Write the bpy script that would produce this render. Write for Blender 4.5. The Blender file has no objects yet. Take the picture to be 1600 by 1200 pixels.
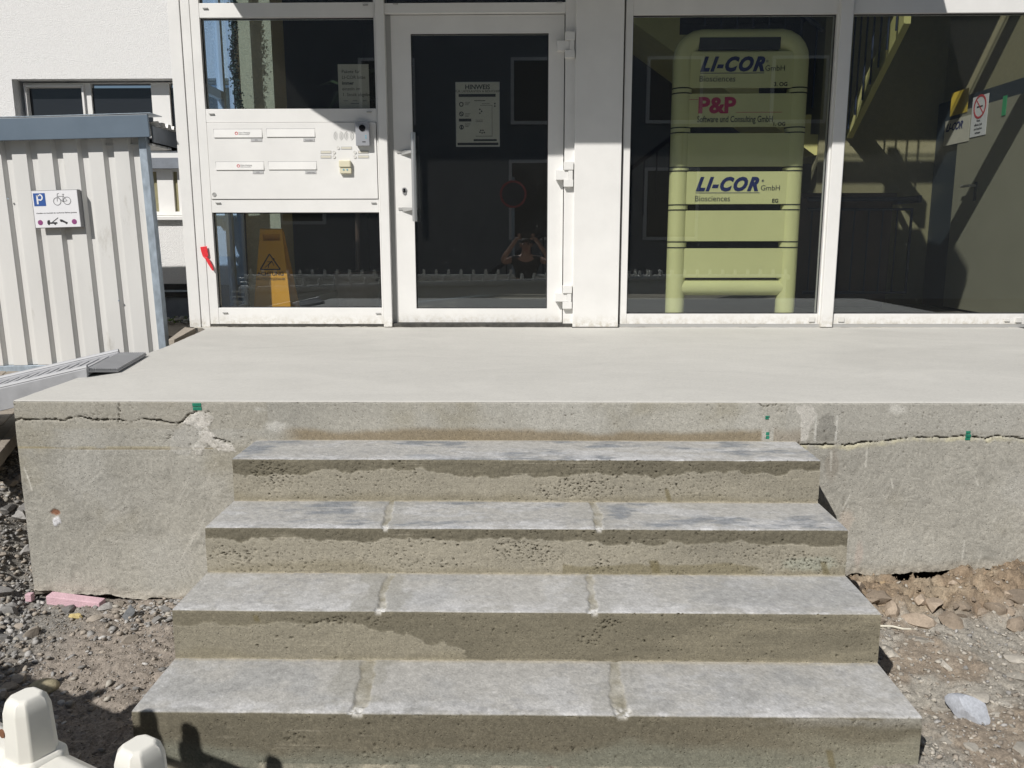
import bpy, bmesh, math, random
import numpy as np
from mathutils import Vector, Matrix
random.seed(7); rng = np.random.default_rng(7)
scene = bpy.context.scene
COL = scene.collection
# ------------------------------------------------------------------ camera, world, sun, exposure
F_PX, YAW, PITCH, ROLL = 1283.58, -0.01709, 0.17844, -0.0015
CAM = Vector((0.0, -5.7179, 0.62795))
_f = Vector((math.sin(YAW)*math.cos(PITCH), math.cos(YAW)*math.cos(PITCH), -math.sin(PITCH)))
_r = _f.cross(Vector((0, 0, 1))).normalized(); _u = _r.cross(_f)
_c, _s = math.cos(ROLL), math.sin(ROLL)
_r, _u = _c*_r + _s*_u, -_s*_r + _c*_u
cam_data = bpy.data.cameras.new('camera'); cam = bpy.data.objects.new('camera', cam_data); COL.objects.link(cam)
cam_data.sensor_width = 36.0; cam_data.lens = 36.0*F_PX/1600.0
cam_data.clip_start = 0.01; cam_data.clip_end = 500
M3 = Matrix((_r, _u, -_f)).transposed()
cam.matrix_world = Matrix.Translation(CAM) @ M3.to_4x4()
scene.camera = cam
SUN = Vector((0.645, 1.0, -1.086)).normalized()
world = bpy.data.worlds.new('World'); scene.world = world; world.use_nodes = True
wn = world.node_tree; bgn = wn.nodes['Background']
sky = wn.nodes.new('ShaderNodeTexSky'); sky.sky_type = 'NISHITA'; sky.sun_disc = False
sky.sun_elevation = math.asin(-SUN.z); sky.sun_rotation = math.atan2(-SUN.x, -SUN.y) % (2*math.pi)
sky.altitude = 200; sky.dust_density = 0.25
wn.links.new(sky.outputs[0], bgn.inputs[0]); bgn.inputs[1].default_value = 0.05
sun_d = bpy.data.lights.new('sun', 'SUN'); sun_d.energy = 5.0; sun_d.angle = math.radians(0.53); sun_d.color = (1.0, 0.965, 0.915)
sun_o = bpy.data.objects.new('sun', sun_d); COL.objects.link(sun_o)
sun_o.rotation_euler = SUN.to_track_quat('-Z', 'Y').to_euler()
scene.view_settings.view_transform = 'Standard'; scene.view_settings.look = 'None'
scene.view_settings.exposure = -0.14; scene.view_settings.gamma = 1.0; scene.view_settings.use_curve_mapping = False
scene.render.engine = 'CYCLES'
scene.cycles.max_bounces = 10; scene.cycles.transparent_max_bounces = 16
scene.cycles.caustics_reflective = False; scene.cycles.caustics_refractive = False

def ray(px, py):
    d = _f + _r*((px-800)/F_PX) - _u*((py-600)/F_PX); return d
def onY(px, py, Y=0.0):
    d = ray(px, py); t = (Y-CAM.y)/d.y; p = CAM + d*t; return p
def onZ(px, py, Z):
    d = ray(px, py); t = (Z-CAM.z)/d.z; return CAM + d*t
def onX(px, py, X):
    d = ray(px, py); t = (X-CAM.x)/d.x; return CAM + d*t
def rect(x0, y0, x1, y1, Y=0.0):
    """pixel rectangle -> (X0, X1, Z0, Z1) on the plane Y"""
    a = onY(x0, (y0+y1)/2, Y).x; b = onY(x1, (y0+y1)/2, Y).x
    return a, b, onY((x0+x1)/2, y1, Y).z, onY((x0+x1)/2, y0, Y).z

# ------------------------------------------------------------------ materials
MATS = {}
def nmat(name):
    m = bpy.data.materials.new(name); m.use_nodes = True; MATS[name] = m
    nt = m.node_tree; b = nt.nodes['Principled BSDF']; return m, nt, b
def mat(name, color, rough=0.5, metal=0.0, var=0.0, vscale=3.0, bump=0.0, bscale=60.0, spec=0.5, stretch=(1, 1, 1), coat=0.0, dirt=None):
    m, nt, b = nmat(name)
    b.inputs['Base Color'].default_value = (*color, 1); b.inputs['Roughness'].default_value = rough
    b.inputs['Metallic'].default_value = metal; b.inputs['Specular IOR Level'].default_value = spec
    b.inputs['Coat Weight'].default_value = coat
    tc = nt.nodes.new('ShaderNodeNewGeometry'); mp = nt.nodes.new('ShaderNodeMapping')
    mp.inputs['Scale'].default_value = stretch; nt.links.new(tc.outputs['Position'], mp.inputs['Vector'])
    if var > 0:
        n = nt.nodes.new('ShaderNodeTexNoise'); n.inputs['Scale'].default_value = vscale; n.inputs['Detail'].default_value = 6; n.inputs['Roughness'].default_value = 0.62
        nt.links.new(mp.outputs[0], n.inputs['Vector'])
        r = nt.nodes.new('ShaderNodeMapRange'); r.inputs['From Min'].default_value = 0.3; r.inputs['From Max'].default_value = 0.7
        r.inputs['To Min'].default_value = 1-var; r.inputs['To Max'].default_value = 1+var
        nt.links.new(n.outputs['Fac'], r.inputs['Value'])
        mx = nt.nodes.new('ShaderNodeMix'); mx.data_type = 'RGBA'; mx.blend_type = 'MULTIPLY'; mx.inputs['Factor'].default_value = 1
        mx.inputs['A'].default_value = (*color, 1); nt.links.new(r.outputs[0], mx.inputs['B'])
        out = mx.outputs['Result']
        if dirt:
            n2 = nt.nodes.new('ShaderNodeTexNoise'); n2.inputs['Scale'].default_value = dirt[1]; n2.inputs['Detail'].default_value = 8; n2.inputs['Roughness'].default_value = 0.7
            nt.links.new(mp.outputs[0], n2.inputs['Vector'])
            r2 = nt.nodes.new('ShaderNodeMapRange'); r2.inputs['From Min'].default_value = dirt[2]; r2.inputs['From Max'].default_value = dirt[2]+0.12
            nt.links.new(n2.outputs['Fac'], r2.inputs['Value'])
            m2 = nt.nodes.new('ShaderNodeMix'); m2.data_type = 'RGBA'; nt.links.new(r2.outputs[0], m2.inputs['Factor'])
            nt.links.new(out, m2.inputs['A']); m2.inputs['B'].default_value = (*dirt[0], 1); out = m2.outputs['Result']
        if name == 'white_metal':
            sx = nt.nodes.new('ShaderNodeSeparateXYZ'); nt.links.new(tc.outputs['Position'], sx.inputs[0])
            r5 = nt.nodes.new('ShaderNodeMapRange'); r5.inputs['From Min'].default_value = 0.10; r5.inputs['From Max'].default_value = 0.0; nt.links.new(sx.outputs['Z'], r5.inputs['Value'])
            n5 = nt.nodes.new('ShaderNodeTexNoise'); n5.inputs['Scale'].default_value = 24; n5.inputs['Detail'].default_value = 7; n5.inputs['Roughness'].default_value = 0.75; nt.links.new(mp.outputs[0], n5.inputs['Vector'])
            r6 = nt.nodes.new('ShaderNodeMapRange'); r6.inputs['From Min'].default_value = 0.42; r6.inputs['From Max'].default_value = 0.62; nt.links.new(n5.outputs['Fac'], r6.inputs['Value'])
            k5 = nt.nodes.new('ShaderNodeMath'); k5.operation = 'MULTIPLY'; nt.links.new(r5.outputs[0], k5.inputs[0]); nt.links.new(r6.outputs[0], k5.inputs[1])
            m5 = nt.nodes.new('ShaderNodeMix'); m5.data_type = 'RGBA'; nt.links.new(k5.outputs[0], m5.inputs['Factor']); nt.links.new(out, m5.inputs['A']); m5.inputs['B'].default_value = (0.50, 0.465, 0.39, 1); out = m5.outputs['Result']
        nt.links.new(out, b.inputs['Base Color'])
        rr = nt.nodes.new('ShaderNodeMapRange'); rr.inputs['To Min'].default_value = max(0, rough-0.12); rr.inputs['To Max'].default_value = min(1, rough+0.12)
        nt.links.new(n.outputs['Fac'], rr.inputs['Value']); nt.links.new(rr.outputs[0], b.inputs['Roughness'])
    if bump > 0:
        n3 = nt.nodes.new('ShaderNodeTexNoise'); n3.inputs['Scale'].default_value = bscale; n3.inputs['Detail'].default_value = 5
        nt.links.new(mp.outputs[0], n3.inputs['Vector'])
        bp = nt.nodes.new('ShaderNodeBump'); bp.inputs['Strength'].default_value = 1.0; bp.inputs['Distance'].default_value = bump
        nt.links.new(n3.outputs['Fac'], bp.inputs['Height']); nt.links.new(bp.outputs[0], b.inputs['Normal'])
    return m
def vcmat(name, rough=0.85, fine=0.22, fscale=220.0, bump=0.0012, pits=0.0, pscale=90.0, spec=0.3, mid=0.0):
    """concrete, soil and stone: colour from the mesh's own colour layer, grain from noise"""
    m, nt, b = nmat(name); L = nt.links
    a = nt.nodes.new('ShaderNodeAttribute'); a.attribute_name = 'Col'
    g = nt.nodes.new('ShaderNodeNewGeometry')
    n = nt.nodes.new('ShaderNodeTexNoise'); n.inputs['Scale'].default_value = fscale; n.inputs['Detail'].default_value = 4; n.inputs['Roughness'].default_value = 0.7
    L.new(g.outputs['Position'], n.inputs['Vector'])
    r = nt.nodes.new('ShaderNodeMapRange'); r.inputs['From Min'].default_value = 0.28; r.inputs['From Max'].default_value = 0.72
    r.inputs['To Min'].default_value = 1-fine; r.inputs['To Max'].default_value = 1+fine; L.new(n.outputs['Fac'], r.inputs['Value'])
    mx = nt.nodes.new('ShaderNodeMix'); mx.data_type = 'RGBA'; mx.blend_type = 'MULTIPLY'; mx.inputs['Factor'].default_value = 1
    L.new(a.outputs['Color'], mx.inputs['A'])
    nm = nt.nodes.new('ShaderNodeTexNoise'); nm.inputs['Scale'].default_value = 75; nm.inputs['Detail'].default_value = 5; nm.inputs['Roughness'].default_value = 0.75; L.new(g.outputs['Position'], nm.inputs['Vector'])
    rm = nt.nodes.new('ShaderNodeMapRange'); rm.inputs['From Min'].default_value = 0.3; rm.inputs['From Max'].default_value = 0.7; rm.inputs['To Min'].default_value = 1-mid; rm.inputs['To Max'].default_value = 1+mid; L.new(nm.outputs['Fac'], rm.inputs['Value'])
    mm = nt.nodes.new('ShaderNodeMath'); mm.operation = 'MULTIPLY'; L.new(r.outputs[0], mm.inputs[0]); L.new(rm.outputs[0], mm.inputs[1]); L.new(mm.outputs[0], mx.inputs['B']); L.new(mx.outputs['Result'], b.inputs['Base Color'])
    b.inputs['Roughness'].default_value = rough; b.inputs['Specular IOR Level'].default_value = spec
    bp = nt.nodes.new('ShaderNodeBump'); bp.inputs['Distance'].default_value = bump; bp.inputs['Strength'].default_value = 1
    L.new(n.outputs['Fac'], bp.inputs['Height'])
    if pits > 0:
        v = nt.nodes.new('ShaderNodeTexVoronoi'); v.inputs['Scale'].default_value = pscale; L.new(g.outputs['Position'], v.inputs['Vector'])
        pr = nt.nodes.new('ShaderNodeMapRange'); pr.inputs['From Min'].default_value = 0.0; pr.inputs['From Max'].default_value = 0.22
        L.new(v.outputs['Distance'], pr.inputs['Value'])
        b2 = nt.nodes.new('ShaderNodeBump'); b2.inputs['Distance'].default_value = pits; b2.inputs['Strength'].default_value = 1
        L.new(pr.outputs[0], b2.inputs['Height']); L.new(bp.outputs[0], b2.inputs['Normal']); L.new(b2.outputs[0], b.inputs['Normal'])
    else:
        L.new(bp.outputs[0], b.inputs['Normal'])
    return m
def glassmat(name, tint, gloss=1.9, rough=0.0, dirt=0.02):
    m = bpy.data.materials.new(name); m.use_nodes = True; MATS[name] = m; nt = m.node_tree; L = nt.links
    nt.nodes.clear(); out = nt.nodes.new('ShaderNodeOutputMaterial')
    tr = nt.nodes.new('ShaderNodeBsdfTransparent'); tr.inputs[0].default_value = (*tint, 1)
    gl = nt.nodes.new('ShaderNodeBsdfGlossy'); gl.inputs['Roughness'].default_value = rough; gl.inputs['Color'].default_value = (0.88, 0.94, 1.0, 1)
    fr = nt.nodes.new('ShaderNodeFresnel'); bf = nt.nodes.new('ShaderNodeNewGeometry'); bi = nt.nodes.new('ShaderNodeMapRange'); bi.inputs['To Min'].default_value = 1.5; bi.inputs['To Max'].default_value = 1/1.5
    L.new(bf.outputs['Backfacing'], bi.inputs['Value']); L.new(bi.outputs[0], fr.inputs['IOR'])
    mu = nt.nodes.new('ShaderNodeMath'); mu.operation = 'MULTIPLY'; mu.inputs[1].default_value = gloss; mu.use_clamp = True
    L.new(fr.outputs[0], mu.inputs[0])
    mx = nt.nodes.new('ShaderNodeMixShader'); L.new(mu.outputs[0], mx.inputs[0]); L.new(tr.outputs[0], mx.inputs[1]); L.new(gl.outputs[0], mx.inputs[2])
    df = nt.nodes.new('ShaderNodeBsdfDiffuse'); df.inputs[0].default_value = (0.7, 0.7, 0.68, 1)
    g = nt.nodes.new('ShaderNodeNewGeometry'); n = nt.nodes.new('ShaderNodeTexNoise'); n.inputs['Scale'].default_value = 42; n.inputs['Detail'].default_value = 6; n.inputs['Roughness'].default_value = 0.75
    L.new(g.outputs['Position'], n.inputs['Vector'])
    r = nt.nodes.new('ShaderNodeMapRange'); r.inputs['From Min'].default_value = 0.69; r.inputs['From Max'].default_value = 0.76; r.inputs['To Min'].default_value = dirt; r.inputs['To Max'].default_value = 0.35
    L.new(n.outputs['Fac'], r.inputs['Value'])
    vo = nt.nodes.new('ShaderNodeTexVoronoi'); vo.inputs['Scale'].default_value = 38; L.new(g.outputs['Position'], vo.inputs['Vector'])
    v1 = nt.nodes.new('ShaderNodeMapRange'); v1.inputs['From Min'].default_value = 0.10; v1.inputs['From Max'].default_value = 0.04; L.new(vo.outputs['Distance'], v1.inputs['Value'])
    sp = nt.nodes.new('ShaderNodeSeparateColor'); L.new(vo.outputs['Color'], sp.inputs[0]); v2 = nt.nodes.new('ShaderNodeMath'); v2.operation = 'GREATER_THAN'; v2.inputs[1].default_value = 0.80; L.new(sp.outputs[0], v2.inputs[0])
    v3 = nt.nodes.new('ShaderNodeMath'); v3.operation = 'MULTIPLY'; L.new(v1.outputs[0], v3.inputs[0]); L.new(v2.outputs[0], v3.inputs[1])
    v4 = nt.nodes.new('ShaderNodeMath'); v4.operation = 'MULTIPLY_ADD'; v4.use_clamp = True; L.new(v3.outputs[0], v4.inputs[0]); v4.inputs[1].default_value = 0.35; L.new(r.outputs[0], v4.inputs[2])
    r = v4
    m2 = nt.nodes.new('ShaderNodeMixShader'); L.new(r.outputs[0], m2.inputs[0]); L.new(mx.outputs[0], m2.inputs[1]); L.new(df.outputs[0], m2.inputs[2])
    L.new(m2.outputs[0], out.inputs[0]); return m

mat('white_metal', (0.765, 0.758, 0.738), 0.34, var=0.035, vscale=5, bump=0.00015, bscale=300, dirt=((0.55, 0.53, 0.48), 9, 0.70))
mat('white_cap', (0.66, 0.65, 0.62), 0.5)
mat('grey_cap', (0.38, 0.38, 0.37), 0.5)
mat('gasket', (0.035, 0.036, 0.04), 0.6)
mat('dark_seal', (0.06, 0.058, 0.052), 0.9, var=0.5, vscale=30, bump=0.003, bscale=90)
mat('stucco', (0.79, 0.785, 0.775), 0.9, var=0.07, vscale=95, bump=0.0065, bscale=130)
mat('yellow_stucco', (0.78, 0.62, 0.34), 0.9, var=0.12, vscale=60, bump=0.006, bscale=150)
mat('plinth_grey', (0.20, 0.22, 0.25), 0.8, var=0.15, vscale=8, bump=0.002, bscale=90)
mat('shed_metal', (0.66, 0.655, 0.635), 0.42, var=0.05, vscale=2.5, dirt=((0.50, 0.485, 0.45), 6, 0.62), stretch=(1, 1, 0.35))
mat('fascia_grey', (0.115, 0.155, 0.20), 0.45, var=0.06, vscale=4)
mat('galvanised', (0.36, 0.42, 0.48), 0.45, 0.35, var=0.22, vscale=28, stretch=(1, 1, .5))
mat('aluminium', (0.40, 0.405, 0.42), 0.5, 0.0, var=0.12, vscale=12)
mat('steel', (0.62, 0.62, 0.62), 0.32, 0.75)
mat('paving', (0.33, 0.29, 0.24), 0.9, var=0.15, vscale=12, bump=0.003, bscale=110)
mat('kerb', (0.22, 0.20, 0.17), 0.9, var=0.2, vscale=14, bump=0.003, bscale=110)
mat('sign_white', (0.78, 0.78, 0.80), 0.4, var=0.02)
mat('sign_blue', (0.035, 0.10, 0.33), 0.4)
mat('sign_purple', (0.26, 0.06, 0.19), 0.45)
mat('print_black', (0.02, 0.02, 0.022), 0.6)
mat('print_grey', (0.22, 0.22, 0.23), 0.6)
mat('print_pale', (0.45, 0.45, 0.45), 0.6)
mat('ink_dark', (0.05, 0.055, 0.05), 0.6)
mat('print_red', (0.55, 0.06, 0.07), 0.5)
mat('tag_red', (0.72, 0.035, 0.045), 0.4, var=0.15, vscale=60)
mat('directory_green', (0.70, 0.70, 0.35), 0.38, var=0.04, vscale=4, coat=0.15)
mat('logo_blue', (0.008, 0.018, 0.12), 0.45)
mat('logo_red', (0.50, 0.02, 0.10), 0.45)
mat('black_band', (0.015, 0.017, 0.015), 0.5)
mat('paper', (0.62, 0.59, 0.50), 0.8, var=0.05, vscale=10)
mat('paper_yellow', (0.62, 0.45, 0.05), 0.7)
mat('sticker_green', (0.05, 0.35, 0.15), 0.6)
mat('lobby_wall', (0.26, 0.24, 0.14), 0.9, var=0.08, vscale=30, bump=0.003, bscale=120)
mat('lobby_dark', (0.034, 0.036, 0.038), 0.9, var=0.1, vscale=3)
mat('lobby_floor', (0.20, 0.185, 0.16), 0.35, var=0.12, vscale=6)
mat('lobby_door', (0.30, 0.29, 0.22), 0.5, var=0.05)
mat('door_frame_dark', (0.03, 0.04, 0.05), 0.4)
mat('stair_yellow', (0.58, 0.55, 0.22), 0.75, var=0.06, vscale=8)
mat('rail_blue', (0.012, 0.02, 0.045), 0.4)
mat('brown_wood', (0.075, 0.05, 0.04), 0.5, var=0.2, vscale=7)
mat('hazard_yellow', (0.85, 0.42, 0.03), 0.42, var=0.05, vscale=8)
mat('leaf_dark', (0.035, 0.06, 0.03), 0.45, var=0.3, vscale=20)
mat('device_silver', (0.42, 0.43, 0.46), 0.35, 0.4)
mat('lens_black', (0.01, 0.01, 0.012), 0.08)
mat('device_beige', (0.66, 0.62, 0.46), 0.5)
mat('led_blue', (0.15, 0.38, 0.48), 0.4)
mat('spacer_green', (0.015, 0.19, 0.12), 0.5, var=0.3, vscale=80)
mat('foam_pink', (0.62, 0.42, 0.47), 0.9, var=0.1, vscale=30, bump=0.002, bscale=150)
mat('foam_yellow', (0.66, 0.50, 0.17), 0.9, var=0.2, vscale=60, bump=0.004, bscale=120)
mat('barrier_white', (0.78, 0.765, 0.70), 0.33, var=0.05, vscale=9, coat=0.2, dirt=((0.50, 0.46, 0.38), 22, 0.72))
mat('rust_brown', (0.20, 0.09, 0.045), 0.8)
mat('asphalt', (0.055, 0.055, 0.055), 0.9, var=0.2, vscale=30, bump=0.004, bscale=200)
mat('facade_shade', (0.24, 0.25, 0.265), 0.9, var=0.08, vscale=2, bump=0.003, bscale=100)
mat('window_dark', (0.02, 0.022, 0.026), 0.1)
mat('skin', (0.48, 0.27, 0.19), 0.55, var=0.08, vscale=20)
mat('shirt_black', (0.02, 0.02, 0.022), 0.85, var=0.2, vscale=30)
mat('jeans', (0.04, 0.055, 0.10), 0.85, var=0.2, vscale=40)
mat('hair', (0.05, 0.035, 0.025), 0.7)
mat('black_plastic', (0.015, 0.015, 0.016), 0.3)
mat('no_stop_blue', (0.02, 0.05, 0.3), 0.5)
glassmat('glass', (0.915, 0.93, 0.92), 2.3, dirt=0.007)
glassmat('glass_blue', (0.66, 0.80, 0.98), 1.0, dirt=0.02)
vcmat('concrete', 0.85, 0.22, 230, 0.0016, pits=0.0018, pscale=75, mid=0.13)
vcmat('concrete_smooth', 0.8, 0.06, 160, 0.0004, mid=0.025)
vcmat('concrete_tread', 0.75, 0.12, 190, 0.0007, mid=0.12)
vcmat('soil', 0.95, 0.35, 200, 0.005, mid=0.2)
vcmat('stone', 0.8, 0.20, 120, 0.002)

# ------------------------------------------------------------------ object helpers
def tag(o, label, cat, group=None):
    o['label'] = label; o['category'] = cat
    if group: o['group'] = group
    return o
def thing(name, loc, label, cat, group=None):
    o = bpy.data.objects.new(name, None); o.empty_display_size = 0.1; COL.objects.link(o); o.location = loc
    return tag(o, label, cat, group)
def base_of(o):
    v = Vector((0, 0, 0))
    while o is not None:
        v += o.location; o = o.parent
    return v
class MB:
    def __init__(self): self.v = []; self.f = []
    def add(self, vs, fs):
        n = len(self.v); self.v += [tuple(p) for p in vs]; self.f += [tuple(i+n for i in f) for f in fs]; return self
    def box(self, x0, x1, y0, y1, z0, z1):
        x0, x1 = sorted((x0, x1)); y0, y1 = sorted((y0, y1)); z0, z1 = sorted((z0, z1))
        return self.add([(x0,y0,z0),(x1,y0,z0),(x1,y1,z0),(x0,y1,z0),(x0,y0,z1),(x1,y0,z1),(x1,y1,z1),(x0,y1,z1)],
                        [(3,2,1,0),(4,5,6,7),(0,1,5,4),(1,2,6,5),(2,3,7,6),(3,0,4,7)])
    def prism(self, pts, off):
        """polygon (3-D points) extruded by vector off"""
        n = len(pts); off = Vector(off); P = [Vector(p) for p in pts]
        nrm = Vector((0,0,0))
        for i in range(n): nrm += P[i].cross(P[(i+1) % n])
        if nrm.dot(off) > 0: P.reverse()
        return self.add(P + [p+off for p in P], [tuple(range(n)), tuple(range(2*n-1, n-1, -1))] + [((i+1) % n, i, i+n, (i+1) % n+n) for i in range(n)])
    def xz(self, pts, y0, y1): return self.prism([(p[0], y0, p[1]) for p in pts], (0, y1-y0, 0))
    def cyl(self, p0, p1, r, n=16, r2=None, caps=True):
        p0, p1 = Vector(p0), Vector(p1); d = (p1-p0).normalized(); a = d.orthogonal().normalized(); b = d.cross(a); r2 = r if r2 is None else r2
        vs = [p0 + (a*math.cos(t)+b*math.sin(t))*r for t in [2*math.pi*i/n for i in range(n)]] + [p1 + (a*math.cos(t)+b*math.sin(t))*r2 for t in [2*math.pi*i/n for i in range(n)]]
        fs = [(i, (i+1) % n, n+(i+1) % n, n+i) for i in range(n)]
        if caps: fs += [tuple(range(n-1, -1, -1)), tuple(range(n, 2*n))]
        return self.add(vs, fs)
    def tube(self, pts, r, n=12):
        pts = [Vector(p) for p in pts]; rings = []; up = None
        for i, p in enumerate(pts):
            t = ((pts[min(i+1, len(pts)-1)]-p).normalized() + (p-pts[max(i-1, 0)]).normalized()).normalized()
            a = t.orthogonal().normalized() if up is None else (up - t*up.dot(t)).normalized(); up = a; b = t.cross(a)
            rings.append([p+(a*math.cos(2*math.pi*k/n)+b*math.sin(2*math.pi*k/n))*r for k in range(n)])
        vs = [v for rg in rings for v in rg]; fs = []
        for i in range(len(pts)-1):
            for k in range(n): fs.append((i*n+k, i*n+(k+1) % n, (i+1)*n+(k+1) % n, (i+1)*n+k))
        fs += [tuple(range(n-1, -1, -1)), tuple(range((len(pts)-1)*n, len(pts)*n))]
        return self.add(vs, fs)
    def ring(self, c, r, w, y0, y1, n=28, a0=0, a1=2*math.pi):
        full = abs(a1-a0-2*math.pi) < 1e-6; m = n if full else n+1
        vs = []
        for i in range(m):
            t = a0+(a1-a0)*i/n; ct, st = math.cos(t), math.sin(t)
            for (rr, y) in ((r+w/2, y0), (r+w/2, y1), (r-w/2, y1), (r-w/2, y0)): vs.append((c[0]+ct*rr, y, c[1]+st*rr))
        fs = []
        for i in range(n):
            j = (i+1) % m
            for k in range(4): fs.append((i*4+k, i*4+(k+1) % 4, j*4+(k+1) % 4, j*4+k))
        return self.add(vs, fs)
    def stroke(self, p, q, w, y0, y1):
        p, q = Vector((p[0], p[1])), Vector((q[0], q[1])); d = (q-p).normalized(); nn = Vector((-d.y, d.x))*w/2
        return self.xz([p+nn, q+nn, q-nn, p-nn], y0, y1)
    def build(self, name, material, parent=None, bevel=0.0, smooth=False, label=None, fix=True):
        me = bpy.data.meshes.new(name)
        L = base_of(parent) if parent is not None else Vector((0, 0, 0))
        me.from_pydata([(v[0]-L.x, v[1]-L.y, v[2]-L.z) for v in self.v], [], self.f)
        if fix:
            bm = bmesh.new(); bm.from_mesh(me); bmesh.ops.recalc_face_normals(bm, faces=bm.faces[:]); bm.to_mesh(me); bm.free()
        me.materials.append(MATS[material] if isinstance(material, str) else material)
        o = bpy.data.objects.new(name, me); COL.objects.link(o); o.parent = parent
        if bevel > 0:
            b = o.modifiers.new('bevel', 'BEVEL'); b.width = bevel; b.segments = 2; b.limit_method = 'ANGLE'; b.angle_limit = math.radians(30)
            if smooth: b.harden_normals = True; b.segments = 3
        if smooth:
            for p in me.polygons: p.use_smooth = True
        if smooth and bevel == 0:
            me.set_sharp_from_angle(angle=math.radians(40))
        if label: o['label'] = label
        return o
def box(name, m, parent, x0, x1, y0, y1, z0, z1, bevel=0.0, label=None):
    return MB().box(x0, x1, y0, y1, z0, z1).build(name, m, parent, bevel, label=label)
def text(name, s, p, size, m, parent, shear=0.0, bold=0.0, xs=1.0, space=1.0, align='LEFT', plane='Y', thick=0.0006):
    """lettering; plane 'Y' faces -Y, plane 'X' faces -X"""
    cu = bpy.data.curves.new(name, 'FONT'); cu.body = s; cu.size = size; cu.shear = shear; cu.offset = bold; cu.align_x = align
    cu.extrude = thick; cu.resolution_u = 3; cu.space_character = space
    t = bpy.data.objects.new(name, cu); COL.objects.link(t)
    dg = bpy.context.evaluated_depsgraph_get(); me = bpy.data.meshes.new_from_object(t.evaluated_get(dg))
    bpy.data.objects.remove(t); bpy.data.curves.remove(cu); me.name = name
    L = base_of(parent); p = Vector(p)
    for v in me.vertices:
        x, y, z = v.co.x*xs, v.co.y, v.co.z
        w = Vector((x, -z, y)) if plane == 'Y' else Vector((-z, -x, y))
        v.co = w + p - L
    me.materials.clear(); me.materials.append(MATS[m])
    o = bpy.data.objects.new(name, me); COL.objects.link(o); o.parent = parent; return o

# ------------------------------------------------------------------ numpy noise
def _hash(ix, iy, seed):
    h = (ix.astype(np.int64)*374761393 + iy.astype(np.int64)*668265263 + seed*974634777) & 0xffffffff
    h = ((h ^ (h >> 13))*1274126177) & 0xffffffff
    return ((h ^ (h >> 16)) & 0xffff)/65535.0
def vn(x, y, seed=0):
    ix = np.floor(x); iy = np.floor(y); fx = x-ix; fy = y-iy
    fx = fx*fx*(3-2*fx); fy = fy*fy*(3-2*fy)
    a = _hash(ix, iy, seed); b = _hash(ix+1, iy, seed); c = _hash(ix, iy+1, seed); d = _hash(ix+1, iy+1, seed)
    return (a*(1-fx)+b*fx)*(1-fy) + (c*(1-fx)+d*fx)*fy
def fbm(x, y, seed=0, oct=5, gain=0.55):
    s = 0; a = 1; t = 0
    for o in range(oct):
        s = s + a*vn(x*2**o+o*17.3, y*2**o+o*9.1, seed+o*31); t += a; a *= gain
    return s/t
def ss(x, a, b):
    t = np.clip((x-a)/(b-a), 0, 1); return t*t*(3-2*t)
def dline(u, v, pts):
    """distance to a polyline, and the side-less parameter"""
    best = np.full(np.shape(u), 1e9)
    for (x0, y0), (x1, y1) in zip(pts[:-1], pts[1:]):
        dx, dy = x1-x0, y1-y0; t = np.clip(((u-x0)*dx+(v-y0)*dy)/(dx*dx+dy*dy+1e-12), 0, 1)
        best = np.minimum(best, np.hypot(u-x0-t*dx, v-y0-t*dy))
    return best
def pits(u, v, scale, dens, rad, seed):
    """small round voids: 1 inside, 0 outside"""
    x = u*scale; y = v*scale; ix = np.floor(x); iy = np.floor(y); out = np.zeros(np.shape(u))
    for dx in (-1, 0, 1):
        for dy in (-1, 0, 1):
            cx = ix+dx; cy = iy+dy; on = _hash(cx, cy, seed+5) < dens
            px = cx+_hash(cx, cy, seed); py = cy+_hash(cx, cy, seed+1); r = rad*(0.35+1.0*_hash(cx, cy, seed+2)**2)
            d = np.hypot(x-px, (y-py)*1.2)
            out = np.maximum(out, np.where(on, ss(-d, -r, -r*0.45), 0))
    return out
def mixc(c, k, m):
    m = np.clip(m, 0, 1)[..., None]; return c*(1-m)+np.array(k)*m
def grid_mesh(name, P, Ccol, material, parent=None, smooth=True, keep=None, grain=0.0):
    if grain:
        gr_r = np.random.default_rng(len(name)+P.shape[0]); Ccol = Ccol*(1+grain*np.clip(gr_r.normal(size=P.shape[:2]), -2.2, 2.2))[..., None]
    nv, nu = P.shape[:2]; L = base_of(parent) if parent is not None else Vector((0, 0, 0))
    V = (P-np.array(L)).reshape(-1, 3).astype(np.float32)
    i = np.arange(nv*nu).reshape(nv, nu); q = np.stack([i[:-1, :-1], i[:-1, 1:], i[1:, 1:], i[1:, :-1]], -1)
    q = q[keep[:-1, :-1]] if keep is not None else q.reshape(-1, 4)
    q = q.reshape(-1, 4); me = bpy.data.meshes.new(name)
    me.vertices.add(len(V)); me.vertices.foreach_set('co', V.ravel())
    me.loops.add(q.size); me.loops.foreach_set('vertex_index', q.ravel().astype(np.int32))
    me.polygons.add(len(q)); me.polygons.foreach_set('loop_start', np.arange(0, q.size, 4, dtype=np.int32)); me.polygons.foreach_set('loop_total', np.full(len(q), 4, dtype=np.int32))
    me.update(calc_edges=True); me.validate()
    at = me.attributes.new('Col', 'FLOAT_COLOR', 'POINT')
    c4 = np.ones((nv*nu, 4), np.float32); c4[:, :3] = np.clip(Ccol.reshape(-1, 3), 0.005, 0.95); at.data.foreach_set('color', c4.ravel())
    if smooth: me.polygons.foreach_set('use_smooth', np.ones(len(me.polygons), bool))
    me.materials.append(MATS[material]); o = bpy.data.objects.new(name, me); COL.objects.link(o); o.parent = parent; return o

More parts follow.
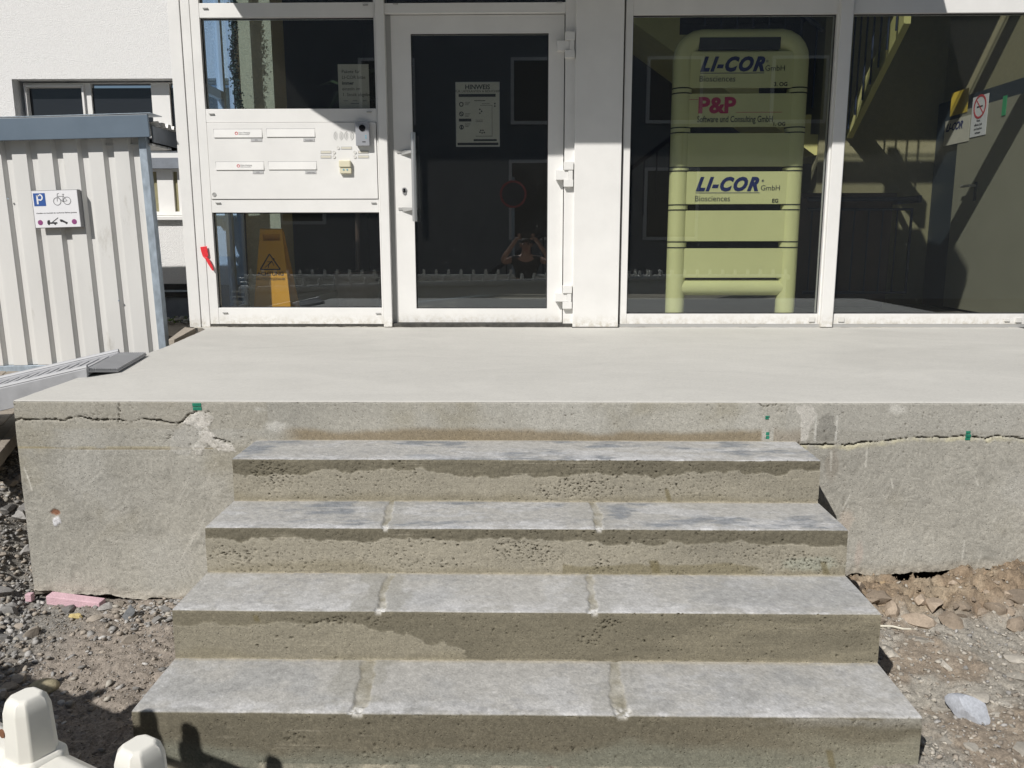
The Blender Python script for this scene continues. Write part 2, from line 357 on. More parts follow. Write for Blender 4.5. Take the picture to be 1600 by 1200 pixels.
# ================================================================== CONCRETE PLATFORM
YS = -2.618; G = 0.2807; R_ = 0.1537; WL = -1.047; WR = 1.039
XL = -1.995; XR = 3.4
plat = thing('concrete_platform', ((XL+XR)/2, -1.3, 0), 'raw concrete entrance platform with cracked edge and pale smooth top before the glazed doors', 'concrete platform')
# top sheet: left edge flares outward towards the building
nu, nv = 640, 320
s = np.linspace(0, 1, nv)[:, None]; uu = np.linspace(0, 1, nu)[None, :]
Yv = YS+0.0008 + (0.0-YS+0.05)*s + 0*uu
xl = np.interp(Yv, [YS, -0.99, -0.13, 0.1], [XL, -2.081, -2.20, -2.36]) + (fbm(Yv*9, Yv*0+2, 3)-0.5)*0.012
Xv = xl + (XR-xl)*uu
Zt = (fbm(Xv*1.2, Yv*1.2, 11)-0.5)*0.004 - 0.003*ss(-Yv, -YS-0.012, -YS)
c = np.zeros(Xv.shape+(3,)) + np.array([0.56, 0.548, 0.512])
wx_ = fbm(Xv*1.5, Yv*1.5, 22, 3)*1.6; t = fbm(Xv*5+wx_*3, Yv*9-wx_*4, 21, 6, .62); c *= (0.93+0.14*t)[..., None]; arc = ss(vn(np.hypot(Xv-0.4+wx_*.3, Yv+4.5)*38, Xv*1.4, 23), 0.80, 0.97)*ss(fbm(Xv*2, Yv*2, 24), 0.5, 0.62); c *= (1-0.045*arc)[..., None]; sp_ = ss(vn(Xv*46, Yv*46, 26), 0.86, 0.96); c *= (1-0.05*sp_)[..., None]; st2 = ss(fbm(Xv*0.9+7, Yv*1.3, 28, 5), 0.52, 0.66); c *= (1-0.055*st2)[..., None]; cr_ = pits(Xv, Yv, 16, 0.05, 0.05, 29); c = mixc(c, (0.33, 0.31, 0.27), cr_*0.6)
t = fbm(Xv*1.1+3, Yv*1.7, 25, 4); c *= (0.94+0.12*t)[..., None]
c = mixc(c, (0.60, 0.58, 0.54), ss(-Yv, -YS-0.05, -YS)*0.5)
grid_mesh('top_slab', np.stack([Xv, Yv, Zt], -1), c, 'concrete_smooth', plat, grain=0.022)
# front wall with its modelled relief
def W(px, py): p = onY(px, py, YS); return (p.x, p.z)
def WW(l): return [W(*p) for p in l]
du = 0.0042; U = np.arange(XL, 2.75, du); Vv = np.arange(0, -0.905, -0.0042)
u, v = np.meshgrid(U, Vv)
jit = (fbm(u*30, v*30, 5, 4)-0.5)
D = (fbm(u*4, v*4, 7, 5)-0.5)*0.006 + (fbm(u*45, v*45, 8, 3)-0.5)*0.0016
base = np.zeros(u.shape+(3,)) + np.array([0.365, 0.352, 0.312])
# OSB imprint: strands in several directions
osb = np.zeros(u.shape)
for k in range(9):
    a = k*math.pi/9+0.3; ur = u*math.cos(a)+v*math.sin(a); vr = -u*math.sin(a)+v*math.cos(a)
    n = vn(ur*17+k*7, vr*150+k*3, 40+k); sel = vn(u*22+k*5.1, v*22+k*2.2, 60+k)
    osb = np.maximum(osb, n*ss(sel, 0.45, 0.72))
osb = (osb-0.55)
below = ss(-v, 0.19, 0.20)
base *= (1+0.24*osb*(0.35+0.65*below))[..., None]
D += osb*0.0022*(0.25+0.75*below)
tone = fbm(u*2.2+5, v*2.6, 71, 4); base *= (0.76+0.48*tone)[..., None]
base = mixc(base, (0.42, 0.41, 0.375), ss(fbm(u*3.5, v*3.0, 73), 0.5, 0.72)*0.6)
base = mixc(base, (0.29, 0.265, 0.20), ss(fbm(u*3.0+9, v*4.0, 74), 0.56, 0.78)*0.5)
# upper slab is finer and more level
up = 1-ss(-v, 0.105, 0.12)
base = mixc(base, (0.335, 0.315, 0.265), up*0.6*(u < -1.0))
base = mixc(base, (0.405, 0.395, 0.36), up*0.5*(u > 1.0))
# horizontal board joint left
dj = np.abs(v-(-0.192+0.002*np.sin(u*9))); mj = ss(-dj, -0.003, -0.0008)*(u < -1.16)
base = mixc(base, (0.24, 0.19, 0.10), mj*0.7); D += 0.0015*mj
mj2 = ss(-np.abs(v+0.186), -0.006, -0.001)*(u < -1.35)*ss(fbm(u*7, v*0, 3), 0.4, 0.6)
base = mixc(base, (0.42, 0.37, 0.24), mj2*0.7)
# white plaster spill, left of the steps
def inpoly(px, py, poly):
    ins = np.zeros(px.shape, bool); n = len(poly)
    for i in range(n):
        x0, y0 = poly[i]; x1, y1 = poly[(i+1) % n]
        cnd = ((y0 > py) != (y1 > py)) & (px < (x1-x0)*(py-y0)/((y1-y0) if y1 != y0 else 1e-9)+x0); ins ^= cnd
    return ins
wu = u+jit*0.03; wv = v+(fbm(u*28+9, v*28, 15)-0.5)*0.03
spill = inpoly(wu, wv, WW([(300, 646), (322, 643), (335, 655), (326, 668), (338, 684), (362, 694), (372, 706), (352, 706), (326, 697), (306, 712), (300, 700), (318, 684), (300, 664), (285, 662)]))
spf = spill*(0.45+0.5*ss(fbm(u*35, v*35, 17, 4), 0.35, 0.6)); base = mixc(base, (0.60, 0.575, 0.53), spf); D -= spill*(0.0015+0.004*(fbm(u*50, v*50, 18)-0.4)); spp = spill*pits(u, v, 90, 0.3, 0.3, 19); D += spp*0.006; base = mixc(base, (0.25, 0.23, 0.2), spp*0.6)
sp2 = inpoly(wu, wv, WW([(262, 690), (284, 664), (302, 655), (318, 672), (312, 695), (290, 712), (268, 705)]))
base[sp2] = base[sp2]*0.5+np.array([0.44, 0.43, 0.40])*0.5
sp3 = inpoly(wu, wv, WW([(1243, 634), (1268, 632), (1275, 650), (1262, 690), (1250, 690), (1252, 660)]))
base[sp3] = base[sp3]*0.35+np.array([0.56, 0.54, 0.50])*0.65
sp4 = ss(-np.hypot((u-W(1400, 640)[0])/0.05, (v-W(1400, 640)[1])/0.03)+jit*0.8, -1, -0.4); base = mixc(base, (0.58, 0.57, 0.53), sp4*0.7)
for (px, py, rx, rz) in ((430, 668, 30, 12), (405, 640, 16, 8)):
    q0 = W(px, py); m = ss(-np.hypot((u-q0[0])/(rx*0.0024), (v-q0[1])/(rz*0.0024))+jit*1.2, -1, -0.3); base = mixc(base, (0.52, 0.51, 0.475), m*0.7)
# damp brown foot of the top riser and damp arch
m = ss(-v+(fbm(u*3, v*0, 33)-0.5)*0.045+jit*0.012, 0.098, 0.128)*ss(u, -0.99, -0.86)*(1-ss(u, 0.905, 0.915))
base = mixc(base, (0.225, 0.18, 0.115), m*0.85)
m2 = ss(-v+jit*0.02, 0.09, 0.13)*((u > 0.955) & (u < 1.06)); base = mixc(base, (0.25, 0.21, 0.16), m2*0.6)
q0 = W(1290, 690); m = (np.abs(wu-q0[0]) < 0.036*(1-ss(v, -0.12, -0.03)*0.4)) & (v > q0[1]) & (v < W(1290, 648)[1]+jit*0.06); base[m] = base[m]*0.72
for px in (1273, 1306):
    q0 = W(px, 690); m = (np.abs(u-q0[0]+jit*0.006) < 0.0035) & (v > q0[1]) & (v < W(1290, 650)[1]); base[m] = np.array([0.5, 0.49, 0.45])
m = ss(-np.hypot((wu-W(1300, 735)[0])/0.03, (v-W(1300, 725)[1])/0.09), -1, -0.5); base = mixc(base, (0.27, 0.24, 0.20), m*0.5)
# scratches and drips
rs = np.random.default_rng(3)
def scratch(p, q, w, k, col=(0.56, 0.54, 0.49)):
    global base
    a, b = W(*p), W(*q); m = ss(-dline(u+jit*0.004, v, [a, b]), -w*1.6, -w*0.3)*(0.45+0.55*vn(u*60, v*60, 88)); base = mixc(base, col, m*k)
for i in range(26):
    x = rs.uniform(290, 360); y = rs.uniform(712, 880); l = rs.uniform(8, 60); scratch((x, y), (x-l*0.55, y+l), 0.0014, rs.uniform(0.3, 0.9))
for p, q in [(((38, 730)), (50, 765)), ((1522, 742), (1528, 758)), ((1416, 858), (1408, 882)), ((1458, 838), (1460, 852)), ((1507, 845), (1503, 875)), ((1532, 868), (1526, 885)), ((1393, 748), (1395, 762)), ((1355, 698), (1352, 730)), ((1330, 770), (1312, 805)), ((1326, 790), (1318, 810)), ((1299, 705), (1298, 735))]:
    scratch(p, q, 0.0030, 0.9, (0.60, 0.585, 0.53))
for i in range(60):
    x, y = rs.uniform(40, 340), rs.uniform(710, 920); 
    if rs.random() < 0.5: x += 1290
    a = rs.uniform(0, math.pi); l = rs.uniform(4, 16); scratch((x, y), (x+l*math.cos(a), y+l*math.sin(a)), 0.0012, rs.uniform(0.3, 0.8))
m = ss(-np.hypot((wu-W(1322, 815)[0])/0.035, (wv-W(1322, 815)[1])/0.06), -1, -0.4); base = mixc(base, (0.47, 0.41, 0.35), m*0.7); D += m*0.004*(jit+0.5)
m = ss(-np.hypot((wu-W(1340, 868)[0])/0.02, (wv-W(1340, 868)[1])/0.08), -1, -0.4); base = mixc(base, (0.47, 0.39, 0.34), m*0.5)
# brown knot with white rag patch
q0 = W(87, 802); m = ss(-np.hypot((wu-q0[0])/0.020, (wv-q0[1])/0.016), -1, -0.75); base = mixc(base, (0.26, 0.13, 0.08), m); D += m*0.004
q0 = W(88, 816); m = ss(-np.hypot((wu-q0[0])/0.022, (wv-q0[1])/0.020), -1, -0.8); base = mixc(base, (0.66, 0.66, 0.68), m); D -= m*0.003
# cracks: real recesses
def crack(pts, w, depth, halo=None):
    global D, base
    pts = WW(pts); n = (fbm(u*26, v*26, 91, 5, .7)-0.5)*0.030; n2 = (fbm(u*26+50, v*26, 92, 5, .7)-0.5)*0.030
    d = dline(u+n, v+n2, pts); ww = w*(0.15+1.15*vn(u*19, v*19, 93)**1.4); near = ss(-d, -0.022, -0.003)*pits(u, v, 120, 0.45, 0.36, 94)*ss(vn(u*11, v*2, 96), 0.45, 0.65); D += near*0.006; base = mixc(base, (0.14, 0.125, 0.10), near*0.7); m = ss(-d, -ww, -ww*0.35); D += m*depth
    base = mixc(base, (0.16, 0.145, 0.115), m*0.75)
    if halo is not None:
        h = ss(-dline(u+n, v+n2+halo[1], pts), -halo[2], -halo[2]*0.2)*vn(u*40, v*40, 95)*(1-m); base = mixc(base, halo[0], h*1.1)
crack([(22, 657), (100, 655), (128, 653), (150, 654), (186, 656), (240, 658), (276, 660), (290, 655), (298, 648), (306, 643)], 0.0046, 0.016)
crack([(186, 630), (187, 657)], 0.0075, 0.016)
crack([(334, 685), (350, 689), (372, 691)], 0.0055, 0.014)
crack([(318, 645), (328, 643)], 0.006, 0.012)
crack([(1250, 694), (1300, 695), (1325, 696), (1345, 692), (1375, 691), (1395, 687), (1415, 683), (1440, 684), (1470, 684), (1500, 681), (1530, 684), (1560, 683), (1640, 686)], 0.0040, 0.018, ((0.50, 0.47, 0.34), 0.009, 0.014))
crack([(1185, 633), (1226, 633)], 0.0022, 0.008)
crack([(1318, 720), (1322, 890)], 0.0010, 0.003)
# voids / honeycombing
pt = pits(u, v, 38, 0.22, 0.17, 300)*ss(fbm(u*5, v*7, 96), 0.46, 0.60)*(0.25+0.75*(v > -0.2)); D += pt*0.006
pt2 = pits(u, v, 80, 0.22, 0.24, 310)*ss(fbm(u*6+3, v*7, 97), 0.5, 0.62)*(v > -0.21); D += pt2*0.004
for (px, py, rx, rz) in ((262, 684, 14, 10), (206, 640, 12, 10), (383, 657, 8, 10), (255, 632, 8, 6), (245, 655, 20, 5), (60, 680, 25, 5), (160, 648, 30, 7), (1232, 640, 25, 7), (350, 655, 22, 12), (390, 690, 10, 6), (1445, 650, 10, 8)):
    q0 = W(px, py); m = ss(-np.hypot((wu-q0[0])/(rx*0.0023), (wv-q0[1])/(rz*0.0023)), -1, -0.5); hc = m*pits(u, v, 95, 0.6, 0.36, 320); D += hc*0.008; base = mixc(base, (0.24, 0.22, 0.18), hc*0.5)
base = mixc(base, (0.13, 0.12, 0.10), pt*0.75); base = mixc(base, (0.16, 0.145, 0.12), pt2*0.6)
# rough bottom lip
zb = np.interp(u, [XL, -1.44, -1.0, 1.04, 1.32, 1.6, 1.94, 2.3, 2.8], [-0.79, -0.82, -0.83, -0.71, -0.698, -0.69, -0.665, -0.66, -0.66]) + (fbm(u*16, u*0, 99, 5)-0.5)*0.035
lip = ss(-(v-zb), -0.06, -0.0); D += lip*(fbm(u*30, v*30, 101, 4)-0.45)*0.014
base = mixc(base, (0.45, 0.41, 0.35), lip*0.5*(u < 0)); base = mixc(base, (0.34, 0.29, 0.22), lip*0.4*(u > 0))
# a small eased top arris with chips
chip = ss(fbm(u*26, v*26, 103, 4), 0.62, 0.72); D += (0.0035+0.006*chip)*ss(v, -0.006, 0.0)
Zw = np.where(v < zb, zb, v)
P = np.stack([u, YS+D, Zw], -1)
P[0, :, 2] = -0.0032
grid_mesh('front_wall', P, base, 'concrete', plat, keep=(v > zb-0.006), grain=0.075)
um, vm = np.meshgrid(np.arange(-2.33, 3.4, 0.006), np.linspace(0, 1, 12))
wid = 0.028+0.03*(fbm(um*8, um*0, 611, 5)-0.5); Ym = 0.012-vm*wid
hm = (fbm(um*40, vm*4, 612, 4)-0.35)*0.012*(1-vm)+0.0015*(1-vm**3)-0.004*vm**4+ (fbm(um*3, um*0, 613)-0.5)*0.006*(1-vm)
cm = mixc(np.zeros(um.shape+(3,))+np.array([0.42, 0.40, 0.35]), (0.10, 0.09, 0.075), ss(fbm(um*14, vm*3, 614, 4)-vm*0.45, 0.28, 0.42))
grid_mesh('mortar_joint', np.stack([um, Ym, hm], -1), cm, 'concrete', plat)
core = MB().box(XL+0.012, 3.4, YS+0.035, -0.0, -0.60, -0.006)
core.build('wall_core', 'plinth_grey', plat)
MB().prism([(XL+0.001, YS+0.02, 0), (-2.081, -0.99, 0), (-2.20, -0.13, 0), (-2.36, 0.04, 0), (-2.0, 0.04, 0), (XL+0.02, YS+0.04, 0)], (0, 0, 0.0)).v
sd = MB().prism([(XL, YS+0.004, -0.004), (-2.081, -0.99, -0.004), (-2.20, -0.13, -0.004), (-2.30, -0.02, -0.004), (-1.9, -0.02, -0.004), (-1.9, YS+0.03, -0.004)], (0, 0, -0.8))
sd.build('side_wall', 'kerb', plat)
for (px, py, wpx, hpx) in ((308, 635, 15, 13), (1513, 675, 9, 26), (1199, 652, 7, 6), (1199, 680, 7, 12)):
    q0 = W(px, py); w_ = wpx*0.00243; h_ = hpx*0.00243; m = MB(); k = max(2, int(h_/0.012))
    for i in range(k):
        zz = q0[1]-h_/2+h_*i/k; m.box(q0[0]-w_/2+random.uniform(0, .004), q0[0]+w_/2-random.uniform(0, .004), YS-0.0035+random.uniform(0, .003), YS+0.02, zz, zz+h_/k-0.0022)
    m.build('spacer', 'spacer_green', plat, bevel=0.001)

# ================================================================== STEPS
stairs = thing('concrete_steps', (0, YS-0.6, -0.78), 'four raw concrete steps with damp two-tone risers and pale blotchy treads below the platform', 'steps')
JOINTS = {2: [((613, 783), (600, 829)), ((926, 784), (937, 830))], 3: [((606, 900), (590, 957)), ((925, 900), (930, 962))], 4: [((580, 1036), (556, 1118)), ((958, 1037), (973, 1122))]}
for n in range(1, 5):
    yb = YS-G*(n-1); yf = YS-G*n; zt = -R_*n; zbm = zt-R_ if n < 4 else zt-0.21
    ux = np.concatenate([np.arange(WL, WR, 0.0038), [WR]]); nt_ = 62; nr = 50
    depth_ext = 0.02
    tt = np.linspace(0, 1, nt_); rr = np.linspace(0, 1, nr+1)[1:]
    ys = np.concatenate([yb+depth_ext+(yf-yb-depth_ext)*tt, np.full(nr, yf)]); zs = np.concatenate([np.full(nt_, zt), zt+(zbm-0.006-zt)*rr])
    X, Yy = np.meshgrid(ux, ys); _, Z = np.meshgrid(ux, zs)
    isr = np.zeros(X.shape, bool); isr[nt_:] = True
    # --- tread
    a = fbm(X*3+n*7, Yy*(9 if n < 3 else 4.5), 200+n, 6, .62); b = fbm(X*9+n*3, Yy*(22 if n < 3 else 11), 210+n, 5)
    ct = np.zeros(X.shape+(3,))+np.array([0.40, 0.392, 0.372])
    ct = mixc(ct, (0.21, 0.225, 0.245) if n < 3 else (0.255, 0.265, 0.275), ss(a, 0.50, 0.63)*(0.9 if n < 3 else 0.35)*ss(b, 0.33, 0.55))
    ct = mixc(ct, (0.50, 0.505, 0.515), ss(fbm(X*4+n*11, Yy*(10 if n < 3 else 5), 220+n, 7, .74), 0.50, 0.60)*(0.5 if n < 3 else 0.32))
    front = ss(-(Yy-yf), -0.10, 0.0)
    ct = mixc(ct, (0.56, 0.56, 0.565), front*ss(fbm(X*14, Yy*30, 230+n, 5), 0.42, 0.62)*0.65)
    ct = mixc(ct, (0.42, 0.385, 0.31), ss(Yy-yb, -0.022, -0.004)*0.7)
    mott = fbm(X*60, Yy*60, 235+n, 3); ct *= (0.80+0.40*mott)[..., None]
    mot2 = ss(vn(X*85+n, Yy*110, 237+n), 0.5, 0.85)*ss(fbm(X*2.5+n*3, Yy*5, 238+n), 0.48, 0.62); ct = mixc(ct, (0.29, 0.29, 0.29), mot2*0.6); spk = pits(X, Yy, 70, 0.10, 0.16, 236+n); ct = mixc(ct, (0.20, 0.195, 0.18), spk*0.6); spw = pits(X+3, Yy, 45, 0.10, 0.15, 239+n); ct = mixc(ct, (0.62, 0.615, 0.60), spw*0.6)
    scx = ss(vn(X*9+Yy*14, Yy*160-X*60, 242+n), 0.88, 0.97)*ss(fbm(X*3+n, Yy*3, 243), 0.5, 0.6); ct = mixc(ct, (0.55, 0.55, 0.54), scx*0.5)
    dt = (a-0.5)*0.0025+(b-0.5)*0.0008
    # --- riser
    h = zt-Z; e = fbm(X*5+n*5, X*0+n, 240+n, 5)
    j2 = fbm(X*40, Z*40+n*9, 250+n, 4)-0.5
    dark = np.array([0.158, 0.143, 0.105]); light = np.array([0.300, 0.277, 0.222])
    if n == 1: bd = 0.052+(e-0.5)*0.060+(fbm(X*19, X*0+3, 246, 4)-0.5)*0.022; lo = 1.0
    elif n == 2: bd = 0.046+(e-0.5)*0.040+(fbm(X*17, X*0+5, 247, 4)-0.5)*0.018; lo = 1.0
    elif n == 3: bd = 0.045+(e-0.5)*0.05+ss(X+(fbm(X*9, Z*20, 244)-0.5)*0.30, -0.50, -0.02)*0.15; lo = 0.55
    else: bd = np.full(X.shape, 0.3); lo = 1
    isdark = ss(bd-h+j2*0.020, -0.0015, 0.002)
    cr = np.zeros(X.shape+(3,))+light*(0.85+0.15*lo)
    tn = fbm(X*3.2, Z*6+n*3, 260+n, 5); cr *= (0.80+0.40*tn)[..., None]
    cr = mixc(cr, (0.225, 0.20, 0.14), ss(h+(fbm(X*3, Z*0+n, 265)-0.5)*0.10, 0.115, 0.15)*0.6)
    dk = np.zeros(X.shape+(3,))+dark*{1: 1.0, 2: 0.98, 3: 1.14, 4: 1.02}[n]; dk *= (0.82+0.36*fbm(X*5+2, Z*9+n, 270+n, 5))[..., None]
    if n == 3: cr = mixc(cr, (0.225, 0.205, 0.15), np.full(X.shape, 0.45))
    if n == 3: dk = mixc(dk, (0.25, 0.225, 0.165), ss(fbm(X*2.5+4, Z*14, 272), 0.5, 0.68)*ss(X, 0.0, 0.8)*0.8)
    if n == 4:
        dk = mixc(dk, (0.20, 0.205, 0.165), ss(h+(tn-0.5)*0.09, 0.085, 0.125)*0.75)
        dk = mixc(dk, (0.29, 0.28, 0.22), ss(X, 0.55, 0.95)*ss(h+(tn-.5)*.08, 0.03, 0.07)*0.7)
        dk = mixc(dk, (0.30, 0.29, 0.26), ss(X, 0.5, 0.9)*ss(-h, -0.045, -0.0)*ss(fbm(X*8, Z*30, 275), 0.45, 0.6)*0.8)
    cr = cr*(1-isdark[..., None])+dk*isdark[..., None]
    if n == 2:
        m = ss(h+(fbm(X*6, Z*0, 281)-0.5)*0.05, 0.115, 0.125)*(X > 0.12+0.02*j2)*ss(-X, -0.80, -0.72); cr = mixc(cr, (0.215, 0.19, 0.125), m*0.85)
        m = ss(-np.hypot((X-0.93)/0.13, (h-0.115)/0.03)+j2, -1, -0.4); cr = mixc(cr, (0.33, 0.34, 0.28), m*0.7)
    # vertical and diagonal runs
    for (xx, hh, ww) in {2: [(0.415, 0.10, 0.018), (0.965, 0.10, 0.014)], 3: [(-0.80, 0.01, 0.012)], 4: [(0.80, 0.09, 0.012)], 1: [(0.5, 0.10, 0.01)]}[n]:
        dd = np.abs(X-xx-(h-hh)*0.25+j2*0.01); m = ss(-dd, -ww, -ww*0.5)*ss(h, hh, hh+0.01); m = m*(ss(-h, -0.04, -0.03) if n == 3 else 1); cr = mixc(cr, (0.165, 0.140, 0.075), m*0.75)
    # board grain lines
    gr = vn(X*6, Z*260+n*5, 290+n); cr *= (0.95+0.10*gr)[..., None]
    wl = ss(vn(X*5+n, Z*330, 291+n), 0.80, 0.95)*ss(fbm(X*3, Z*12, 292+n), 0.5, 0.6); cr = mixc(cr, (0.36, 0.33, 0.26), wl*0.45)
    pd = {1: 0.36, 2: 0.42, 3: 0.14, 4: 0.13}[n]
    pA = pits(X, Z, 62, pd, 0.24, 400+n*9)*ss(fbm(X*4, Z*9+n, 293+n), 0.38, 0.58); pB = pits(X, Z, 130, pd, 0.30, 410+n*9)*ss(fbm(X*5+5, Z*9+n, 294+n), 0.40, 0.6)
    clus = 0
    for (cx, ch, rx, rz) in {1: [(-0.9, 0.06, .12, .07), (0.2, .11, .2, .05)], 2: [(-0.95, .09, .1, .05), (0.0, .08, .15, .06), (0.9, .1, .12, .04), (.25, .12, .08, .04)], 3: [(0.25, 0.03, 0.05, 0.035), (0.2, .08, .05, .04), (-0.55, .03, .25, .02)], 4: [(-0.62, .07, .06, .02), (0.05, 0.10, 0.28, 0.012), (-.4, .12, .05, .02)]}[n]:
        clus = np.maximum(clus, ss(-np.hypot((X-cx)/rx, (h-ch)/rz)+j2*1.2, -1, -0.3))
    pC = clus*pits(X, Z, 110, 0.75, 0.40, 420+n)
    pit = np.maximum(np.maximum(pA, pB*0.7), pC)
    cr = mixc(cr, (0.075, 0.065, 0.045), pit*0.75)
    drs = -(pit*0.0085)+(fbm(X*6, Z*10+n, 295+n, 5)-0.5)*0.005+(fbm(X*70, Z*70, 296+n, 3)-0.5)*0.0016
    if n < 3: drs += (1-isdark)*0.003+isdark*(fbm(X*90, Z*90, 297+n, 3)-0.5)*0.004
    elif n == 3: drs += (1-isdark)*0.002
    # bottom lip line
    cr = mixc(cr, (0.46, 0.42, 0.33), ss(h, R_-0.006, R_-0.002)*vn(X*40, X*0+n, 298)*0.8)
    cc = np.where(isr[..., None], cr, ct)
    # joints between the formwork boards
    dz = np.zeros(X.shape)
    for (ja, jb) in JOINTS.get(n, []):
        A = onZ(*ja, zt); B = onZ(*jb, zt); wob = (fbm(X*25, Yy*25, 310+n, 3)-0.5)*0.02
        d = dline(X+wob+(fbm(X*9, Yy*9, 312+n)-0.5)*0.03, Yy, [(A.x, A.y), (B.x, B.y-0.01)]); wj = (0.011 if n < 4 else 0.017)*(0.75+0.7*vn(X*14, Yy*14, 313+n))
        m = ss(-d, -wj*1.25, -wj*0.8); mm = m*(~isr)
        halo = ss(-d-(fbm(X*9+n*3, Yy*9, 315)-0.5)*0.16, -0.070, -0.050)*(~isr)
        cc = mixc(cc, (0.30, 0.292, 0.262), halo*(0.6 if ja[0] < 900 and n > 2 else 0.3))
        jc = vn(X*35, Yy*35, 316+n)[..., None]; tgt = np.array([0.23, 0.21, 0.155])*(1-jc)+np.array([0.42, 0.405, 0.36])*jc
        cc = cc*(1-(mm*0.9)[..., None])+tgt*(mm*0.9)[..., None]; edge = ss(-(Yy-yf), -0.055, -0.015)*ss(vn(X*130, Yy*130, 318), 0.3, 0.5)
        cc = mixc(cc, (0.66, 0.655, 0.64), mm*edge*0.9)
        dz += mm*(-0.0035-0.006*vn(X*90, Yy*90, 319)*ss(-(Yy-yf), -0.16, 0.0))
        mr = ss(-np.abs(X-B.x), -wj*0.9, -wj*0.5)*isr*ss(-h, -0.016, -0.004); cc = mixc(cc, (0.60, 0.585, 0.55), mr*0.8); drs += -mr*0.006
    # chipped front arris
    ch = ss(fbm(X*24+n, X*0+n*3.3, 330+n, 4), 0.60, 0.74)
    nearedge = np.where(isr, ss(-h, -0.009, 0.0), ss(-(Yy-yf), -0.008, 0.0))
    cut = nearedge*(0.0015+0.0085*ch)
    Yo = Yy+np.where(isr, -drs, 0)+cut*(isr | (Yy < yf+0.002)); Zo = Z+np.where(isr, 0, dt+dz)-cut*(~isr)*0.9
    Zo[nt_-1] = np.minimum(Zo[nt_-1], Zo[nt_-2]); Yo[nt_-1] = Yo[nt_]
    cc[nt_-1] = cc[nt_-1]*0.5+0.5*cc[nt_]
    st = thing_part = None
    P = np.stack([X, Yo, Zo], -1)
    o = grid_mesh('step', P, cc, 'concrete' , stairs, grain=0.075)
    o.data.materials.append(MATS['concrete_tread'])
    idx = np.zeros(len(o.data.polygons), np.int32); rows = np.arange(len(idx))//(len(ux)-1); idx[rows < nt_-1] = 1
    o.data.polygons.foreach_set('material_index', idx)
sidep = []
for sx, nm in ((WL, 'left'), (WR, 'right')):
    pts = [(sx, YS+0.03, -R_-0.004)]
    for n in range(1, 5):
        pts += [(sx, YS-G*n+0.005, -R_*n-0.004)]
        pts += [(sx, YS-G*n+0.005, -R_*(n+1)-0.004 if n < 4 else -1.0)]
    pts += [(sx, YS+0.03, -1.0)]
    off = 0.02 if sx < 0 else -0.02
    MB().prism([(p[0], p[1], p[2]) for p in pts], (off, 0, 0)).build('side_face', 'kerb', stairs)

# ================================================================== GROUND
def ground_z(x, y):
    z = np.full(np.shape(x), -0.80)
    z = z + 0.016*ss(-np.abs(x), -1.25, -1.1)*ss(-y, 3.65, 3.74)
    L = ss(-x, 1.95, 2.35)
    z = z + L*(0.07+0.30*ss(y, -2.9, -2.1)) 
    z = z - 0.022*(x < 0)
    Rr = (x > 0)
    z = z + Rr*(0.02+0.015*ss(x, 1.0, 1.8))
    bank = Rr*ss(y+0.05*(fbm(x*6, y*2, 501)-0.5), -2.96, -2.72)*(0.070+0.045*ss(x, 1.45, 1.75))
    z = z + bank
    return z
def make_ground(name, x0, x1, y0, y1, st, seed, right):
    X, Y = np.meshgrid(np.arange(x0, x1, st), np.arange(y0, y1, st))
    z = ground_z(X, Y)
    z += (fbm(X*2.3, Y*2.3, seed, 4)-0.5)*0.05+(fbm(X*16, Y*16, seed+1, 4)-0.5)*0.026+(fbm(X*60, Y*60, seed+2, 3, .7)-0.5)*0.018
    c = np.zeros(X.shape+(3,))
    t = fbm(X*2.5, Y*2.5, seed+3, 5); f = fbm(X*45, Y*45, seed+4, 4)
    if right:
        c += np.array([0.30, 0.275, 0.235]); c = mixc(c, (0.37, 0.345, 0.30), ss(t, 0.45, 0.6)); c = mixc(c, (0.25, 0.18, 0.12), ss(fbm(X*3+3, Y*3, seed+5), 0.56, 0.68)*0.55)
        bk = ss(Y+0.06*(fbm(X*6, Y*2, 501)-0.5), -2.93, -2.80)
        cl = np.array([0.26, 0.19, 0.125])
        c = mixc(c, cl, bk*(0.7+0.3*t)); c = mixc(c, (0.36, 0.295, 0.215), bk*ss(fbm(X*9, Y*9, seed+6), 0.5, 0.65)*0.8)
        bil = np.abs(fbm(X*9, Y*14, seed+7, 5)-0.5)*2; z += bk*(0.11*(0.22-bil)+0.035*(fbm(X*30, Y*30, seed+8)-0.5)); c = mixc(c, (0.17, 0.10, 0.055), bk*ss(bil, 0.25, 0.6)*0.7)
        # cavity under the wall
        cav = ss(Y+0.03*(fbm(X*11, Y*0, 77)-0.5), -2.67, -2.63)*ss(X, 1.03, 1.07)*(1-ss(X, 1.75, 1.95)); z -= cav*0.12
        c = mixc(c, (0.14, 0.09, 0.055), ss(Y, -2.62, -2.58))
    else:
        c += np.array([0.31, 0.27, 0.23])
        c = mixc(c, (0.35, 0.30, 0.25), ss(t, 0.45, 0.6)); c = mixc(c, (0.25, 0.24, 0.22), ss(-X+(t-0.5)*0.8, 1.5, 1.9)*0.9)
    c *= (0.72+0.56*f)[..., None]
    inside = (X > WL+0.02) & (X < WR-0.02) & (Y > YS-4*G+0.02)
    o = grid_mesh(name, np.stack([X, Y, z], -1), c, 'soil', None, keep=~inside, grain=0.10); o['kind'] = 'structure'; return X, Y, z
gl = make_ground('ground', -3.2, 0.0, -4.6, -1.5, 0.0075, 520, False)
gr_ = make_ground('ground', 0.0, 3.0, -4.6, -2.3, 0.0075, 540, True)
